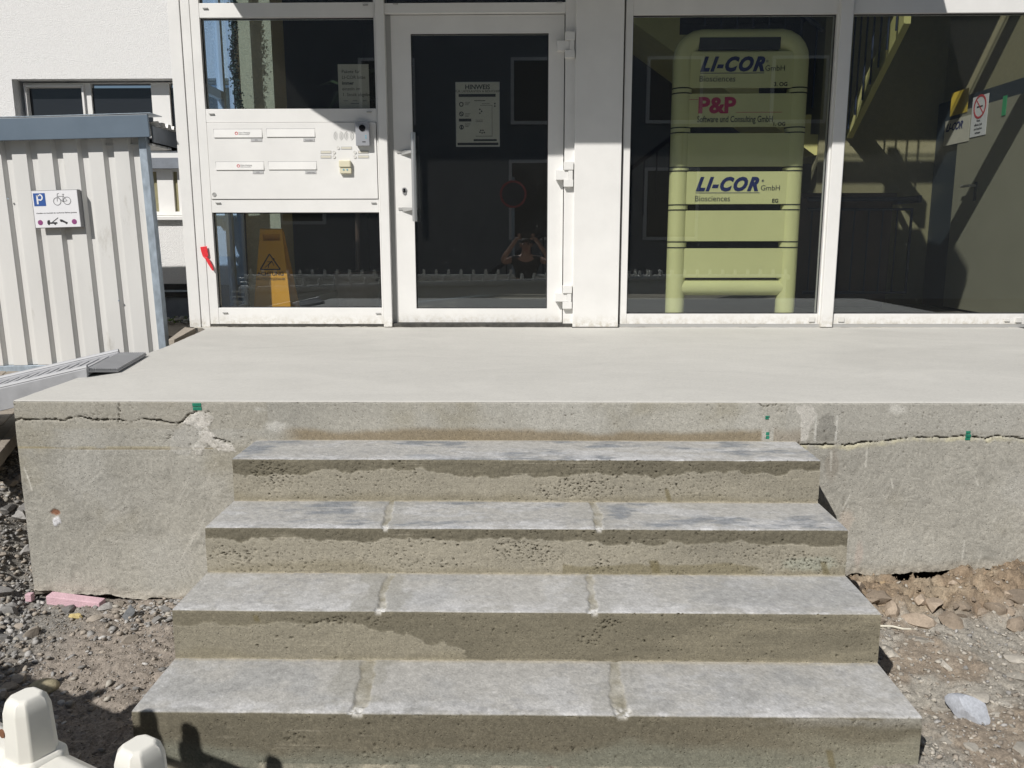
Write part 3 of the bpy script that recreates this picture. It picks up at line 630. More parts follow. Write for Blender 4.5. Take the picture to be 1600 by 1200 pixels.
def gz(x, y):
    X, Y, Z = gl if x < 0 else gr_
    i = min(max(int((y-Y[0, 0])/0.0075), 0), Z.shape[0]-1); j = min(max(int((x-X[0, 0])/0.0075), 0), Z.shape[1]-1); return float(Z[i, j])
o = MB().box(-60, 60, -60, 60, -1.3, -0.95).build('street', 'asphalt'); o['kind'] = 'structure'

# --- stones
def ico(sub):
    bm = bmesh.new(); bmesh.ops.create_icosphere(bm, subdivisions=sub, radius=1); bm.verts.ensure_lookup_table()
    V = np.array([v.co[:] for v in bm.verts]); Fc = np.array([[v.index for v in f.verts] for f in bm.faces]); bm.free(); return V, Fc
V1, F1 = ico(1); V2, F2 = ico(3)
def rock_shape(V, seed, cuts=9, round_=0.0, flat=(1, .8, .6), dmin=0.30, dmax=0.80):
    r = np.random.default_rng(seed); P = V.copy()
    for k in range(cuts):
        n = r.normal(size=3); n /= np.linalg.norm(n); d = r.uniform(dmin, dmax); dist = P@n-d; P = P-np.outer(np.clip(dist, 0, None)*(1-round_), n)
    P *= np.array(flat); return P
protos = [rock_shape(V1, i, 9, 0.0, (1, r_, h_)) for i, (r_, h_) in enumerate([(.8, .6), (.7, .5), (.9, .7), (.6, .4), (.8, .35), (.75, .6), (1, .5), (.65, .55), (.85, .45), (.7, .7)])]
def scatter(name, pts, cols, label, cat, seed):
    r = np.random.default_rng(seed); VV = []; CC = []; nv_ = len(V1)
    for (x, y, z, s), c_ in zip(pts, cols):
        a, b, g_ = r.uniform(0, 6.28), r.normal()*0.4, r.normal()*0.4
        Rz = np.array(Matrix.Rotation(a, 3, 'Z') @ Matrix.Rotation(b, 3, 'X') @ Matrix.Rotation(g_, 3, 'Y'))
        P = protos[r.integers(len(protos))]@Rz.T*s+np.array([x, y, z]); VV.append(P); CC.append(np.tile(c_, (nv_, 1)))
    VV = np.concatenate(VV); CC = np.concatenate(CC); N = len(pts)
    FF = (F1[None]+(np.arange(N)*nv_)[:, None, None]).reshape(-1, 3)
    me = bpy.data.meshes.new(name); me.vertices.add(len(VV)); me.vertices.foreach_set('co', VV.astype(np.float32).ravel())
    me.loops.add(FF.size); me.loops.foreach_set('vertex_index', FF.ravel().astype(np.int32)); me.polygons.add(len(FF))
    me.polygons.foreach_set('loop_start', np.arange(0, FF.size, 3, dtype=np.int32)); me.polygons.foreach_set('loop_total', np.full(len(FF), 3, dtype=np.int32)); me.update(calc_edges=True)
    at = me.attributes.new('Col', 'FLOAT_COLOR', 'POINT'); c4 = np.ones((len(VV), 4), np.float32); c4[:, :3] = CC; at.data.foreach_set('color', c4.ravel())
    me.materials.append(MATS['stone']); o = bpy.data.objects.new(name, me); COL.objects.link(o); o['kind'] = 'stuff'; o['label'] = label; o['category'] = cat; return o
def stone_col(r, kind):
    if kind == 'grey': b = r.choice([0.21, 0.26, 0.32, 0.40]); return np.array([b*1.03, b*1.0, b*0.96])*r.uniform(.8, 1.25)
    if kind == 'brown': b = r.uniform(0.22, 0.36); return np.array([b*1.08, b*.95, b*.80])
    if kind == 'pale': b = r.uniform(0.27, 0.46); return np.array([b*1.03, b*.96, b*.84])
    return np.array([0.30, 0.235, 0.165])*r.uniform(.65, 1.2)
r = np.random.default_rng(11)
pts = []; cols = []
N = 0
while N < 40000:
    x = r.uniform(-3.1, -1.05); y = r.uniform(-4.4, -1.55)
    if x > -1.99 and y > YS-0.005: continue
    g_ = vn(np.array([x*2.2]), np.array([y*2.2]), 601)[0]
    dens = 0.22+0.78*float(ss(np.array([-x+(g_-0.5)*0.9]), 1.35, 1.75)[0])
    if y < -3.9: dens = 0.5
    if r.random() > max(dens, 0.62): continue
    small = r.random() > dens
    s_ = 0.0032+0.020*r.random()**3.2; kind = 'grey' if r.random() < 0.62 else ('brown' if r.random() < .7 else 'pale')
    if small or (dens < 0.5 and r.random() < 0.5): s_ = 0.0025+0.004*r.random(); kind = 'brown' if r.random() < .8 else kind
    pts.append((x, y, gz(x, y)+s_*0.2, s_)); cols.append(stone_col(r, kind)); N += 1
scatter('gravel', pts, cols, 'dark angular gravel strewn over the trench left of the steps', 'gravel', 5)
pts = []; cols = []; N = 0
while N < 12000:
    x = r.uniform(1.045, 2.9); y = r.uniform(-4.4, -2.66)
    s_ = 0.0030+0.013*r.random()**3.5; kind = 'pale' if r.random() < 0.6 else ('grey' if r.random() < .4 else 'brown')
    if y > -2.88: kind = 'clay' if r.random() < .75 else 'pale'
    pts.append((x, y, gz(x, y)+s_*0.15, s_)); cols.append(stone_col(r, kind)); N += 1
scatter('gravel', pts, cols, 'fine pale gravel and grit on the ground right of the steps', 'gravel', 6)
def rock(name, loc, dims, col, label, cat, seed, rotz=0.0, group=None, cuts=11, rough=0.08, tilt=0.0, sub=None, veins=None):
    V, Fc = (V2, F2) if sub is None else sub; P = rock_shape(V, seed, cuts, 0.03, (1, 1, 1), 0.36, 0.82)
    nz = fbm(P[:, 0]*2.2+seed, P[:, 1]*2.2+P[:, 2]*1.7, seed, 4)-0.5; P = P*(1+rough*2*nz[:, None])
    P = P*np.array(dims)/2/0.66
    Rm = np.array(Matrix.Rotation(rotz, 3, 'Z') @ Matrix.Rotation(tilt, 3, 'X')); P = P@Rm.T
    me = bpy.data.meshes.new(name); me.from_pydata(P.tolist(), [], Fc.tolist())
    at = me.attributes.new('Col', 'FLOAT_COLOR', 'POINT'); c4 = np.ones((len(P), 4), np.float32)
    k = fbm(P[:, 0]*60+seed, P[:, 1]*60+P[:, 2]*50, seed+3, 4); c4[:, :3] = np.array(col)*(0.72+0.56*k)[:, None]; at.data.foreach_set('color', c4.ravel())
    me.materials.append(MATS['stone']); me.polygons.foreach_set('use_smooth', np.ones(len(me.polygons), bool)); me.set_sharp_from_angle(angle=math.radians(22))
    o = bpy.data.objects.new(name, me); COL.objects.link(o); o.location = loc
    if label: tag(o, label, cat, group)
    return o
V2m = ico(2)
for i in range(230):
    while True:
        x = r.uniform(-2.9, -1.12); y = r.uniform(-4.1, -1.7)
        if x > -2.02 and y > YS-0.03: continue
        if x > -1.6 and r.random() < 0.88: continue
        break
    d = r.uniform(0.025, 0.075) if x < -1.9 else r.uniform(0.02, 0.045)
    rock('rubble_stone', (x, y, gz(x, y)+d*0.12), (d*1.3, d, d*r.uniform(.5, .8)), stone_col(r, 'grey' if r.random() < .6 else 'brown'), 'dark angular rubble stone lying in the trench left of the steps', 'stone', 700+i, r.uniform(0, 6), 'rubble stones left of the steps', sub=V2m)
for i in range(60):
    x = r.uniform(1.08, 2.4); y = r.uniform(-4.1, -2.95)
    if math.hypot(x-1.75, y+3.75) < 0.13: continue
    d = r.uniform(0.022, 0.05)
    rock('pale_stone', (x, y, gz(x, y)+d*0.02), (d*1.4, d, d*r.uniform(.3, .5)), stone_col(r, 'pale'), 'small flat pale stone pressed into the ground right of the steps', 'stone', 900+i, r.uniform(0, 6), 'flat pale stones right of the steps', sub=V2m)
for i in range(120):
    x = r.uniform(1.07, 2.6); y = r.uniform(-2.93, -2.69 if x > 1.7 else -2.75); d = 0.014+0.052*r.random()**2.2
    rock('clay_clod', (x, y, gz(x, y)+d*0.02), (d*1.4, d*.9, d*.8), stone_col(r, 'clay')*np.array([1.0, 1.04, 1.15])*r.choice([0.8, 1.0, 1.25]), 'crumbly ochre clay clod in the bank under the right platform wall', 'clay clod', 1000+i, r.uniform(0, 6), 'clay clods under the right wall', cuts=7, rough=0.42, sub=V2m)
p = onZ(1515, 1103, -0.75)
rock('grey_rock', (p.x, p.y, gz(p.x, p.y)+0.018), (0.105, 0.078, 0.06), (0.40, 0.42, 0.46), 'single pale blue-grey rock lying on the ground right of the bottom step', 'rock', 46, -0.75, cuts=13, rough=0.09)
p = onZ(57, 985, -0.62)
rock('yellow_stone', (p.x, p.y, gz(p.x, p.y)+0.012), (0.068, 0.05, 0.035), (0.42, 0.37, 0.25), 'rounded yellowish stone among dark gravel at the far left', 'stone', 43, 0.2, cuts=3)
p = onZ(203, 957, -0.80)
rock('dark_stone', (p.x, p.y, gz(p.x, p.y)+0.02), (0.05, 0.045, 0.05), (0.20, 0.21, 0.22), 'upright grey split stone at the foot of the left platform wall', 'stone', 44, 0.5)
p = onZ(1462, 918, -0.72)
rock('round_clod', (p.x, p.y-0.01, -0.728), (0.075, 0.06, 0.065), (0.46, 0.38, 0.27), 'rounded beige stone stuck in the clay bank just under the right wall', 'stone', 45, 0.5, cuts=4)
p = onZ(1446, 935, -0.74)
rock('split_clod', (p.x, p.y, -0.745), (0.09, 0.06, 0.05), (0.34, 0.26, 0.19), 'split brown stone below the rounded beige one in the clay bank', 'stone', 46, 0.2, cuts=9)
p = onZ(1380, 912, -0.72)
rock('large_clod', (p.x, p.y, -0.745), (0.14, 0.08, 0.08), (0.42, 0.32, 0.20), 'largest ochre clay lump beside the top right of the third step', 'clay clod', 47, 0.2, cuts=5, rough=0.2)
# foam scraps
a = onY(72, 939, YS-0.05); b = onY(158, 947, YS-0.05)
foam = MB().prism([(a.x, a.y, a.z-0.016), (b.x, a.y-0.012, b.z-0.018), (b.x, a.y-0.012, b.z+0.018), (a.x, a.y, a.z+0.020)], (0.006, 0.04, 0.004)).build('foam_offcut', 'foam_pink', None, bevel=0.003)
tag(foam, 'long pink insulation foam offcut at the foot of the left wall', 'foam offcut')
a = onZ(118, 953, -0.80); f2 = rock('foam_crumb', (a.x, a.y, gz(a.x, a.y)+0.008), (0.045, 0.018, 0.016), (0.52, 0.42, 0.20), None, None, 51, 0.1, cuts=6, rough=0.3)
tag(f2, 'crumbly yellow foam scrap under the long pink offcut', 'foam scrap')
a = onY(47, 931, YS-0.03); f3 = MB().box(a.x-0.013, a.x+0.013, a.y-0.015, a.y+0.01, a.z-0.02, a.z+0.012).build('foam_chip', 'foam_pink', None, bevel=0.003)
tag(f3, 'small square pink foam chip at the left corner of the platform wall', 'foam chip')
a = onZ(1395, 990, -0.78); tw = MB().tube([(a.x-.05, a.y+.02, gz(a.x, a.y)+.006), (a.x, a.y+.005, gz(a.x, a.y)+.012), (a.x+.03, a.y-.01, gz(a.x, a.y)+.010), (a.x+.075, a.y-.005, gz(a.x, a.y)+.006)], 0.004, 6).build('wood_splinter', 'paper', None)
tag(tw, 'thin pale wood splinter on the grit beside the third riser', 'splinter')

# ================================================================== LEFT PAVING, SHED, RAMP, REAR WALL
PZ = -0.30
pav = thing('paving', (-3.5, -1.2, PZ), 'brown concrete block paving with kerb left of the platform', 'paving'); 
for k_ in ('label', 'category'): del pav[k_]
pav['kind'] = 'structure'
A0 = Vector((-2.30, -2.37, 0)); A1 = Vector((-2.62, -1.60, 0)); ed = (A1-A0).normalized(); nd = Vector((-ed.y, ed.x, 0))
if nd.x > 0: nd = -nd
tile = MB().box(0.002, 0.198, -0.098, -0.002, -0.06, 0); tme = None
for i in range(0, 26):
    for j in range(0, 22):
        off = 0.1*(j % 2); o0 = A0+ed*(0.2*i+off)+nd*(0.10*j+0.06)
        if o0.y > 0.6 or o0.x < -4.6: continue
        if tme is None:
            t0 = MB().add([ (v[0], v[1], v[2]) for v in tile.v], tile.f).build('paving_block', 'paving', pav, bevel=0.004)
            for vtx in t0.data.vertices: vtx.co = vtx.co + Vector(pav.location)
            tme = t0; oo = t0
        else:
            oo = tme.copy(); COL.objects.link(oo); oo.parent = pav
        oo.location = Vector((o0.x, o0.y, PZ+random.uniform(-.002, .002)))-Vector(pav.location)
        oo.rotation_euler = (0, 0, math.atan2(ed.y, ed.x)); 
m = MB(); K0 = A0-ed*0.05; K1 = A0+ed*4
m.prism([K0, K1, K1+nd*0.055, K0+nd*0.055], (0, 0, -0.05)); m.v = [(v[0], v[1], v[2]+PZ+0.002) for v in m.v]; m.build('kerb', 'kerb', pav, bevel=0.004)
m = MB(); q_ = [K0+nd*0.09, K1+nd*0.09, K1+nd*3, K0+nd*3]; m.prism(q_, (0, 0, -0.55)); m.v = [(v[0], v[1], v[2]+PZ-0.07) for v in m.v]; m.build('sub_base', 'kerb', pav)

SY = -0.10
SXR = onY(236, 210, SY).x
shed = thing('bike_shed', (SXR, SY, PZ), 'white corrugated metal bicycle shed with blue-grey fascia left of the entrance', 'shed')
def tiltx(x, z): return x   # the shed stands plumb
shed.rotation_euler = (0, -math.radians(1.2), 0)
prof = []; x = SXR-0.055; per = 0.1725; x0 = x
ztop = 1.30; zbot = -0.235
k = 0
pl = [(x, SY)]
while x > -5.2:
    pl += [(x-0.015, SY+0.030), (x-0.058, SY+0.030), (x-0.074, SY), (x-0.1725, SY)]; x -= 0.1725
m = MB(); vs = []; n = len(pl)
for (a, b) in pl: vs += [(a, b, zbot), (a, b, ztop)]
for (a, b) in pl: vs += [(a, b+0.002, zbot), (a, b+0.002, ztop)]
fs = [(2*i, 2*i+1, 2*i+3, 2*i+2) for i in range(n-1)]+[(2*n+2*i+2, 2*n+2*i+3, 2*n+2*i+1, 2*n+2*i) for i in range(n-1)]
m.add(vs, fs).build('corrugated_panel', 'shed_metal', shed, fix=False)
a = onY(235, 215, SY-0.05)
box('corner_post', 'galvanised', shed, SXR-0.052, SXR, SY-0.012, SY+0.05, -0.30, 1.31, 0.003)
box('base_rail', 'galvanised', shed, -5.2, SXR-0.056, SY-0.006, SY+0.04, -0.297, -0.238, 0.002)
zf0 = onY(120, 218, SY-0.07).z; zf1 = onY(120, 184, SY-0.07).z; zf1 = onY(241, 179, SY-0.07).z+0.025; zf0 = onY(241, 214, SY-0.07).z
fx1 = onY(241, 200, SY-0.07).x
fas = MB().xz([(-5.2, zf0+0.0), (fx1, onY(241, 214, SY-0.07).z), (fx1-0.002, onY(241, 179, SY-0.07).z), (-5.2, zf1-0.03)], SY-0.075, SY-0.055); fas.build('fascia', 'fascia_grey', shed, bevel=0.002)
MB().xz([(-5.2, zf1-0.024), (fx1+0.02, onY(241, 178, SY-0.07).z+0.003), (fx1+0.02, onY(241, 178, SY-0.07).z+0.007), (-5.2, zf1-0.020)], SY-0.079, SY+0.10).build('fascia_capping', 'galvanised', shed)
# roof return beside the corner post
xr = fx1; zr = 1.40
vs = []; pr = []
yy = SY+0.02; kk = 0
while yy < 0.34:
    pr += [(yy, zr-0.02), (yy+0.02, zr-0.02), (yy+0.032, zr-0.045), (yy+0.062, zr-0.045), (yy+0.074, zr-0.02)]; yy += 0.094
m = MB(); n = len(pr)
for (a, b) in pr: vs += [(xr-0.34, a, b-0.02), (xr+0.02, a, b-0.0)]
for (a, b) in pr: vs += [(xr-0.34, a, b-0.023), (xr+0.02, a, b-0.003)]
m.add(vs, [(2*i, 2*i+1, 2*i+3, 2*i+2) for i in range(n-1)]+[(2*n+2*i+2, 2*n+2*i+3, 2*n+2*i+1, 2*n+2*i) for i in range(n-1)]).build('roof_sheet', 'shed_metal', shed, fix=False)
MB().box(xr-0.02, xr-0.008, SY+0.0, 0.34, zr-0.155, zr-0.052).build('roof_trim', 'plinth_grey', shed)
for i in range(4): box('soffit_slat', 'shed_metal', shed, xr-0.34, xr-0.03, SY+0.02+0.08*i, SY+0.085+0.08*i, 1.225, 1.238)
for bx, bz in ((SXR-0.30, .2), (SXR-0.98, .9)):
    m = MB(); m.cyl((bx, SY-0.004, bz), (bx, SY+0.002, bz), 0.006, 8); m.build('screw', 'galvanised', shed)

# parking sign on the shed
c00 = onY(49, 298.5, SY-0.045); c10 = onY(120, 297, SY-0.045); c01 = onY(56, 356, SY-0.045); c11 = onY(126, 354, SY-0.045)
sx0 = (c00.x+c01.x)/2; sx1 = (c10.x+c11.x)/2; sz1 = (c00.z+c10.z)/2; sz0 = (c01.z+c11.z)/2
sign = thing('parking_sign', ((sx0+sx1)/2, SY-0.04, (sz0+sz1)/2), 'white bicycle parking sign with blue P and tow-truck pictogram on the corrugated shed', 'sign')
sign.rotation_euler = (0, -math.radians(1.5), 0)
box('frame', 'print_grey', sign, sx0-0.004, sx1+0.004, SY-0.044, SY-0.004, sz0-0.004, sz1+0.004, 0.002)
box('plate', 'sign_white', sign, sx0, sx1, SY-0.0455, SY-0.040, sz0, sz1)
sw, sh = sx1-sx0, sz1-sz0; yf_, yb_ = SY-0.0468, SY-0.0452
def S(a, b): return (sx0+a*sw, sz1-b*sh)
m = MB(); m.xz([S(.03, .06), S(.29, .06), S(.29, .41), S(.03, .41)], yf_, yb_); m.build('blue_square', 'sign_blue', sign)
m = MB(); y2, y3 = SY-0.0478, SY-0.0466; 
m.stroke(S(.115, .36), S(.115, .11), 0.011, y2, y3); m.ring(S(.165, .175), 0.0185, 0.009, y2, y3, 18, -math.pi/2, math.pi/2); m.stroke(S(.11, .125), S(.17, .125), 0.008, y2, y3); m.stroke(S(.11, .24), S(.17, .24), 0.008, y2-0.0002, y3)
m.build('letter_p', 'sign_white', sign)
m = MB(); w1 = S(.545, .295); w2 = S(.765, .285); rr = 0.0245
m.ring(w1, rr, 0.004, yf_, yb_); m.ring(w2, rr, 0.004, yf_, yb_)
bb = S(.665, .305); st_ = S(.69, .14); hd = S(.565, .15)
for k_, (p_, q_) in enumerate([(w2, bb), (w2, S(.70, .17)), (bb, S(.695, .11)), (bb, S(.575, .20)), (S(.57, .16), S(.70, .16)), (w1, S(.565, .085)), (S(.565, .09), S(.60, .08)), (S(.67, .105), S(.715, .105)), (S(.58, .18), bb)]):
    m.stroke(p_, q_, 0.0032, yf_-0.00002*k_, yb_)
m.build('bicycle_pictogram', 'print_grey', sign)
text('small_print', 'Fahrräder nur in den Ständern abstellen', S(.04, .60), 0.012, 'print_pale', sign, xs=1.0).data.transform(Matrix.Translation((0, -0.047+0.0, 0))) if False else None
t_ = text('small_print', 'Abstellen nur innerhalb der markierten Flächen gestattet', (S(.05, .61)[0], SY-0.0462, S(.05, .62)[1]), 0.0115, 'print_grey', sign, xs=1.04)
m = MB()
for cx in (.115, .87):
    cc_ = S(cx, .86); m.cyl((cc_[0], yf_, cc_[1]), (cc_[0], yb_, cc_[1]), 0.017, 24)
m.build('stopping_symbol', 'sign_purple', sign)
m = MB(); m.xz([S(.27, .88), S(.27, .84), S(.29, .80), S(.33, .80), S(.33, .86), S(.49, .86), S(.49, .90), S(.27, .90)], yf_, yb_)
for cx in (.30, .44): cc_ = S(cx, .91); m.cyl((cc_[0], yf_-.0002, cc_[1]), (cc_[0], yb_, cc_[1]), 0.006, 12)
m.stroke(S(.38, .86), S(.52, .74), 0.004, yf_-0.0003, yb_); m.xz([S(.55, .79), S(.60, .79), S(.68, .85), S(.72, .87), S(.71, .91), S(.66, .89), S(.56, .83)], yf_, yb_)
for cx, cz in ((.58, .835), (.69, .90)): cc_ = S(cx, cz); m.cyl((cc_[0], yf_-.0002, cc_[1]), (cc_[0], yb_, cc_[1]), 0.0055, 12)
m.build('tow_truck_pictogram', 'print_black', sign)

# aluminium ramp onto the platform
ramp = thing('aluminium_ramp', (-2.6, -1.75, 0), 'ribbed aluminium ramp with raised edge leading up onto the left side of the platform', 'ramp')
hn = onZ(137, 579, 0.03); hf = onZ(186, 553, 0.03); tn_ = onZ(184, 579, 0.012); tf = onZ(229, 553, 0.012)
m = MB(); nr_ = 13
for i in range(nr_):
    a0, a1 = i/nr_, (i+0.62)/nr_
    for (s0, s1, hh) in ((a0, a1, 0.009), (a1, (i+1)/nr_, 0.0)):
        p_ = [hn.lerp(tn_, s0), hn.lerp(tn_, s1), hf.lerp(tf, s1), hf.lerp(tf, s0)]
        m.prism([(v.x, v.y, v.z+hh) for v in p_], (0, 0, -0.008-hh))
m.build('ramp_lip', 'aluminium', ramp)
ln = onZ(-60, 622, -0.06); ln = Vector((hn.x-1.35, hn.y-0.22, -0.27)); lf = Vector((hf.x-1.35, hf.y-0.22, -0.27))
m = MB(); nb = 28
for i in range(nb):
    for (s0, s1, hh) in ((i/nb, (i+0.55)/nb, 0.013), ((i+0.55)/nb, (i+1)/nb, 0.0)):
        p_ = [hn.lerp(ln, s0), hn.lerp(ln, s1), hf.lerp(lf, s1), hf.lerp(lf, s0)]
        m.prism([(v.x, v.y, v.z-0.012+hh) for v in p_], (0, 0, -0.012-hh))
m.build('ramp_deck', 'aluminium', ramp)
for (p0, p1) in ((hn, ln), (hf, lf)):
    dn = (p0-p1).cross(Vector((0, 0, 1))).normalized()*0.012
    m = MB().prism([p0+Vector((0, 0, 0.012))-dn, p1+Vector((0, 0, 0.012))-dn, p1+Vector((0, 0, -0.09))-dn, p0+Vector((0, 0, -0.09))-dn], dn*2)
    m.build('edge_beam', 'aluminium', ramp, bevel=0.003)
    m = MB().tube([p0+Vector((0, 0, 0.016)), p1+Vector((0, 0, 0.016))], 0.011, 8); m.build('edge_bead', 'aluminium', ramp, smooth=True)

# rendered wall behind the shed
WY = 0.93
wall = thing('rendered_wall', (-3.6, WY, -0.1), 'white rough-rendered house wall with strip windows behind the shed', 'house wall')
w1 = rect(22, 123, 272, 200, WY); ZT1 = w1[3]; ZB1 = onY(120, 215, WY).z
w2 = rect(200, 238, 290, 340, WY)
XWR = -2.30
m = MB()
m.box(-9, XWR, WY, WY+0.3, ZT1, 4.2); m.box(-9, w1[0], WY, WY+0.3, 0.24, ZT1); m.box(w1[0], XWR, WY, WY+0.3, 1.42, ZB1)
m.box(w1[0], XWR, WY, WY+0.3, 0.24, w2[2])
m.build('render', 'stucco', wall)
box('plinth', 'plinth_grey', wall, -9, XWR, WY+0.012, WY+0.29, -0.3, 0.24)
fr = MB(); fy0, fy1 = WY+0.10, WY+0.16
pA = rect(45, 137, 130, 178, fy0); pB = rect(143, 130, 237, 178, fy0)
def frame(mb, X0, X1, Z0, Z1, holes, y0, y1):
    """slab with rectangular holes sharing one row"""
    xs_ = X0
    for (a, b, c, d) in holes:
        mb.box(xs_, a, y0, y1, Z0, Z1); mb.box(a, b, y0, y1, Z0, c); mb.box(a, b, y0, y1, d, Z1); xs_ = b
    mb.box(xs_, X1, y0, y1, Z0, Z1)
wx = onY(265, 150, fy0).x
wB = MATS['white_metal']
win = MB(); frame(win, w1[0]+0.03, XWR, 1.30, ZT1-0.012, [(pA[0], pA[1], 1.46, pA[3]), (pB[0], pB[1], 1.46, pB[3]), (wx, XWR-0.02, 1.46, pB[3])], fy0, fy1)
wino = win.build('window', 'white_metal', wall)
box('pane', 'window_dark', wino, w1[0]+0.05, XWR-0.03, fy0+0.02, fy0+0.03, 1.4, ZT1-0.05)
MB().box(pA[0]-0.006, pA[1]+0.006, fy0-0.02, fy0-0.002, pA[3]+0.004, pA[3]+0.018).box(pA[0]-0.02, pA[0]-0.004, fy0-0.02, fy0-0.002, 1.45, pA[3]+0.018).box(pA[1]+0.003, pA[1]+0.018, fy0-0.02, fy0-0.002, 1.45, pA[3]+0.018).build('sash', 'white_metal', wino)
lw = MB(); q1 = rect(240, 255, 246, 330, fy0); q2 = rect(271, 255, 278, 330, fy0)
frame(lw, w1[0], XWR, w2[2]+0.02, 1.40, [(q1[0]-0.05, q1[1], w2[2]+0.05, 1.14), (q2[0], q2[1], w2[2]+0.05, 1.14)], fy0, fy1)
lwo = lw.build('window', 'white_metal', wall); box('pane', 'lobby_wall', lwo, -3.6, XWR-0.03, fy0+0.02, fy0+0.03, 0.8, 1.35)
box('shutter_box', 'plinth_grey', wall, -3.4, XWR, WY+0.02, WY+0.09, 1.16, 1.24)
box('window_sill', 'white_metal', wall, -3.6, XWR, WY-0.045, WY+0.10, w2[2]-0.02, w2[2]+0.012, 0.003)
box('vent_window', 'window_dark', wall, -3.1, -2.50, WY-0.004, WY+0.02, 0.14, 0.25)
box('vent_bar', 'galvanised', wall, -3.05, -2.55, WY-0.012, WY-0.004, 0.185, 0.20)
# pebble bed and paving behind
m = MB().box(-4.5, -2.2, -0.05, WY, -0.35, -0.055).build('rear_path', 'paving'); m['kind'] = 'structure'
r = np.random.default_rng(19); pts = []; cols = []
for i in range(380):
    x = r.uniform(-3.3, -2.45); y = r.uniform(0.62, WY-0.01); s_ = r.uniform(0.012, 0.026); b_ = r.uniform(0.35, 0.62); pts.append((x, y, -0.045+s_*0.4+r.uniform(0, .02), s_)); cols.append(np.array([b_, b_*.98, b_*.92]) if r.random() < 0.85 else np.array([.12, .2, .05]))
scatter('pebbles', pts, cols, 'white drainage pebbles along the grey plinth between shed and entrance', 'pebbles', 8)
p0 = onZ(268, 530, -0.03); p1 = onZ(300, 512, -0.03)
kb = MB().prism([(p0.x-.02, p0.y, -0.03), (p0.x+0.03, p0.y-.03, -0.03), (-2.30, -0.06, 0.0), (-2.40, 0.0, 0.0)], (0, 0, -0.04)).build('kerb_stone', 'plinth_grey', None, bevel=0.004)
kb.data.materials[0] = MATS['paving']; tag(kb, 'pale tilted edging stone between the shed post and the entrance corner', 'edging stone')

# ================================================================== ENTRANCE FRONT
bld = thing('entrance_building', (0, 0, 0), 'white aluminium glazed entrance front with mullions and glass panes', 'building')
WMt = 'white_metal'
YG = 0.035     # glass plane
X_L0 = onY(276, 200, 0).x; 
zb_ = 0.022
xL_out = onY(288, 260, 0).x; xL_in = onY(326, 250, 0).x
XA0, XA1, _, _ = rect(319, 90, 587, 110)     # window A glass range
gA = rect(316, 27, 586, 170); gC = rect(336, 332, 594, 481)
gx0 = (gA[0]+gC[0])/2; gx1 = (gA[1]+gC[1])/2
zA0, zA1 = gA[2], gA[3]; zC0, zC1 = gC[2], gC[3]
zAt = onY(450, 4, 0).z           # top pane bottom
ZTOP = 3.42
# corner column, with a fine step line
box('corner_column', WMt, bld, xL_out-0.035, gx0-0.125, -0.012, 0.12, 0, ZTOP, 0.003)
box('corner_column', WMt, bld, gx0-0.1225, gx0-0.062, -0.004, 0.10, 0, ZTOP, 0.003)
box('jamb', WMt, bld, gx0-0.0605, gx0, 0.0, 0.08, zb_, ZTOP, 0.002)
xp0 = onY(594.5, 300, 0).x; xp1 = onY(608, 300, 0).x
box('jamb', WMt, bld, gx1, xp0-0.004, 0.0, 0.08, zb_, ZTOP, 0.002)
box('mullion', WMt, bld, xp0, xp1, -0.02, 0.10, 0.004, ZTOP, 0.003)
for (a, b) in ((zb_, zC0), (zA1, zAt)):
    box('transom', WMt, bld, gx0+0.0005, gx1-0.0005, 0.001, 0.08, a, b, 0.002)
zP1 = onY(450, 191, 0).z; zP0 = onY(460, 311.5, 0).z
box('transom', WMt, bld, gx0+0.0005, gx1-0.0005, 0.001, 0.08, zP1, zA0, 0.002)
box('transom', WMt, bld, gx0+0.0005, gx1-0.0005, 0.001, 0.08, zC1, zP0, 0.002)
def pane(x0, x1, z0, z1, y=YG, name='window_pane', m_='glass'):
    g = box(name, m_, bld, x0-0.008, x1+0.008, y, y+0.008, z0-0.008, z1+0.008)
    k = MB(); w = 0.006
    k.box(x0, x1, y-0.008, y-0.0005, z1-w, z1); k.box(x0, x1, y-0.008, y-0.0005, z0, z0+w); k.box(x0, x0+w, y-0.008, y-0.0005, z0+w, z1-w); k.box(x1-w, x1, y-0.008, y-0.0005, z0+w, z1-w)
    k.build('gasket', 'gasket', g); return g
pane(gx0, gx1, zA0, zA1); pane(gx0, gx1, zC0, zC1); pane(gx0, gx1, zAt, 3.2)
box('transom', WMt, bld, gx0+0.0005, gx1-0.0005, 0.001, 0.08, 3.2, 3.32, 0.002); pane(gx0, gx1, 3.32, ZTOP)
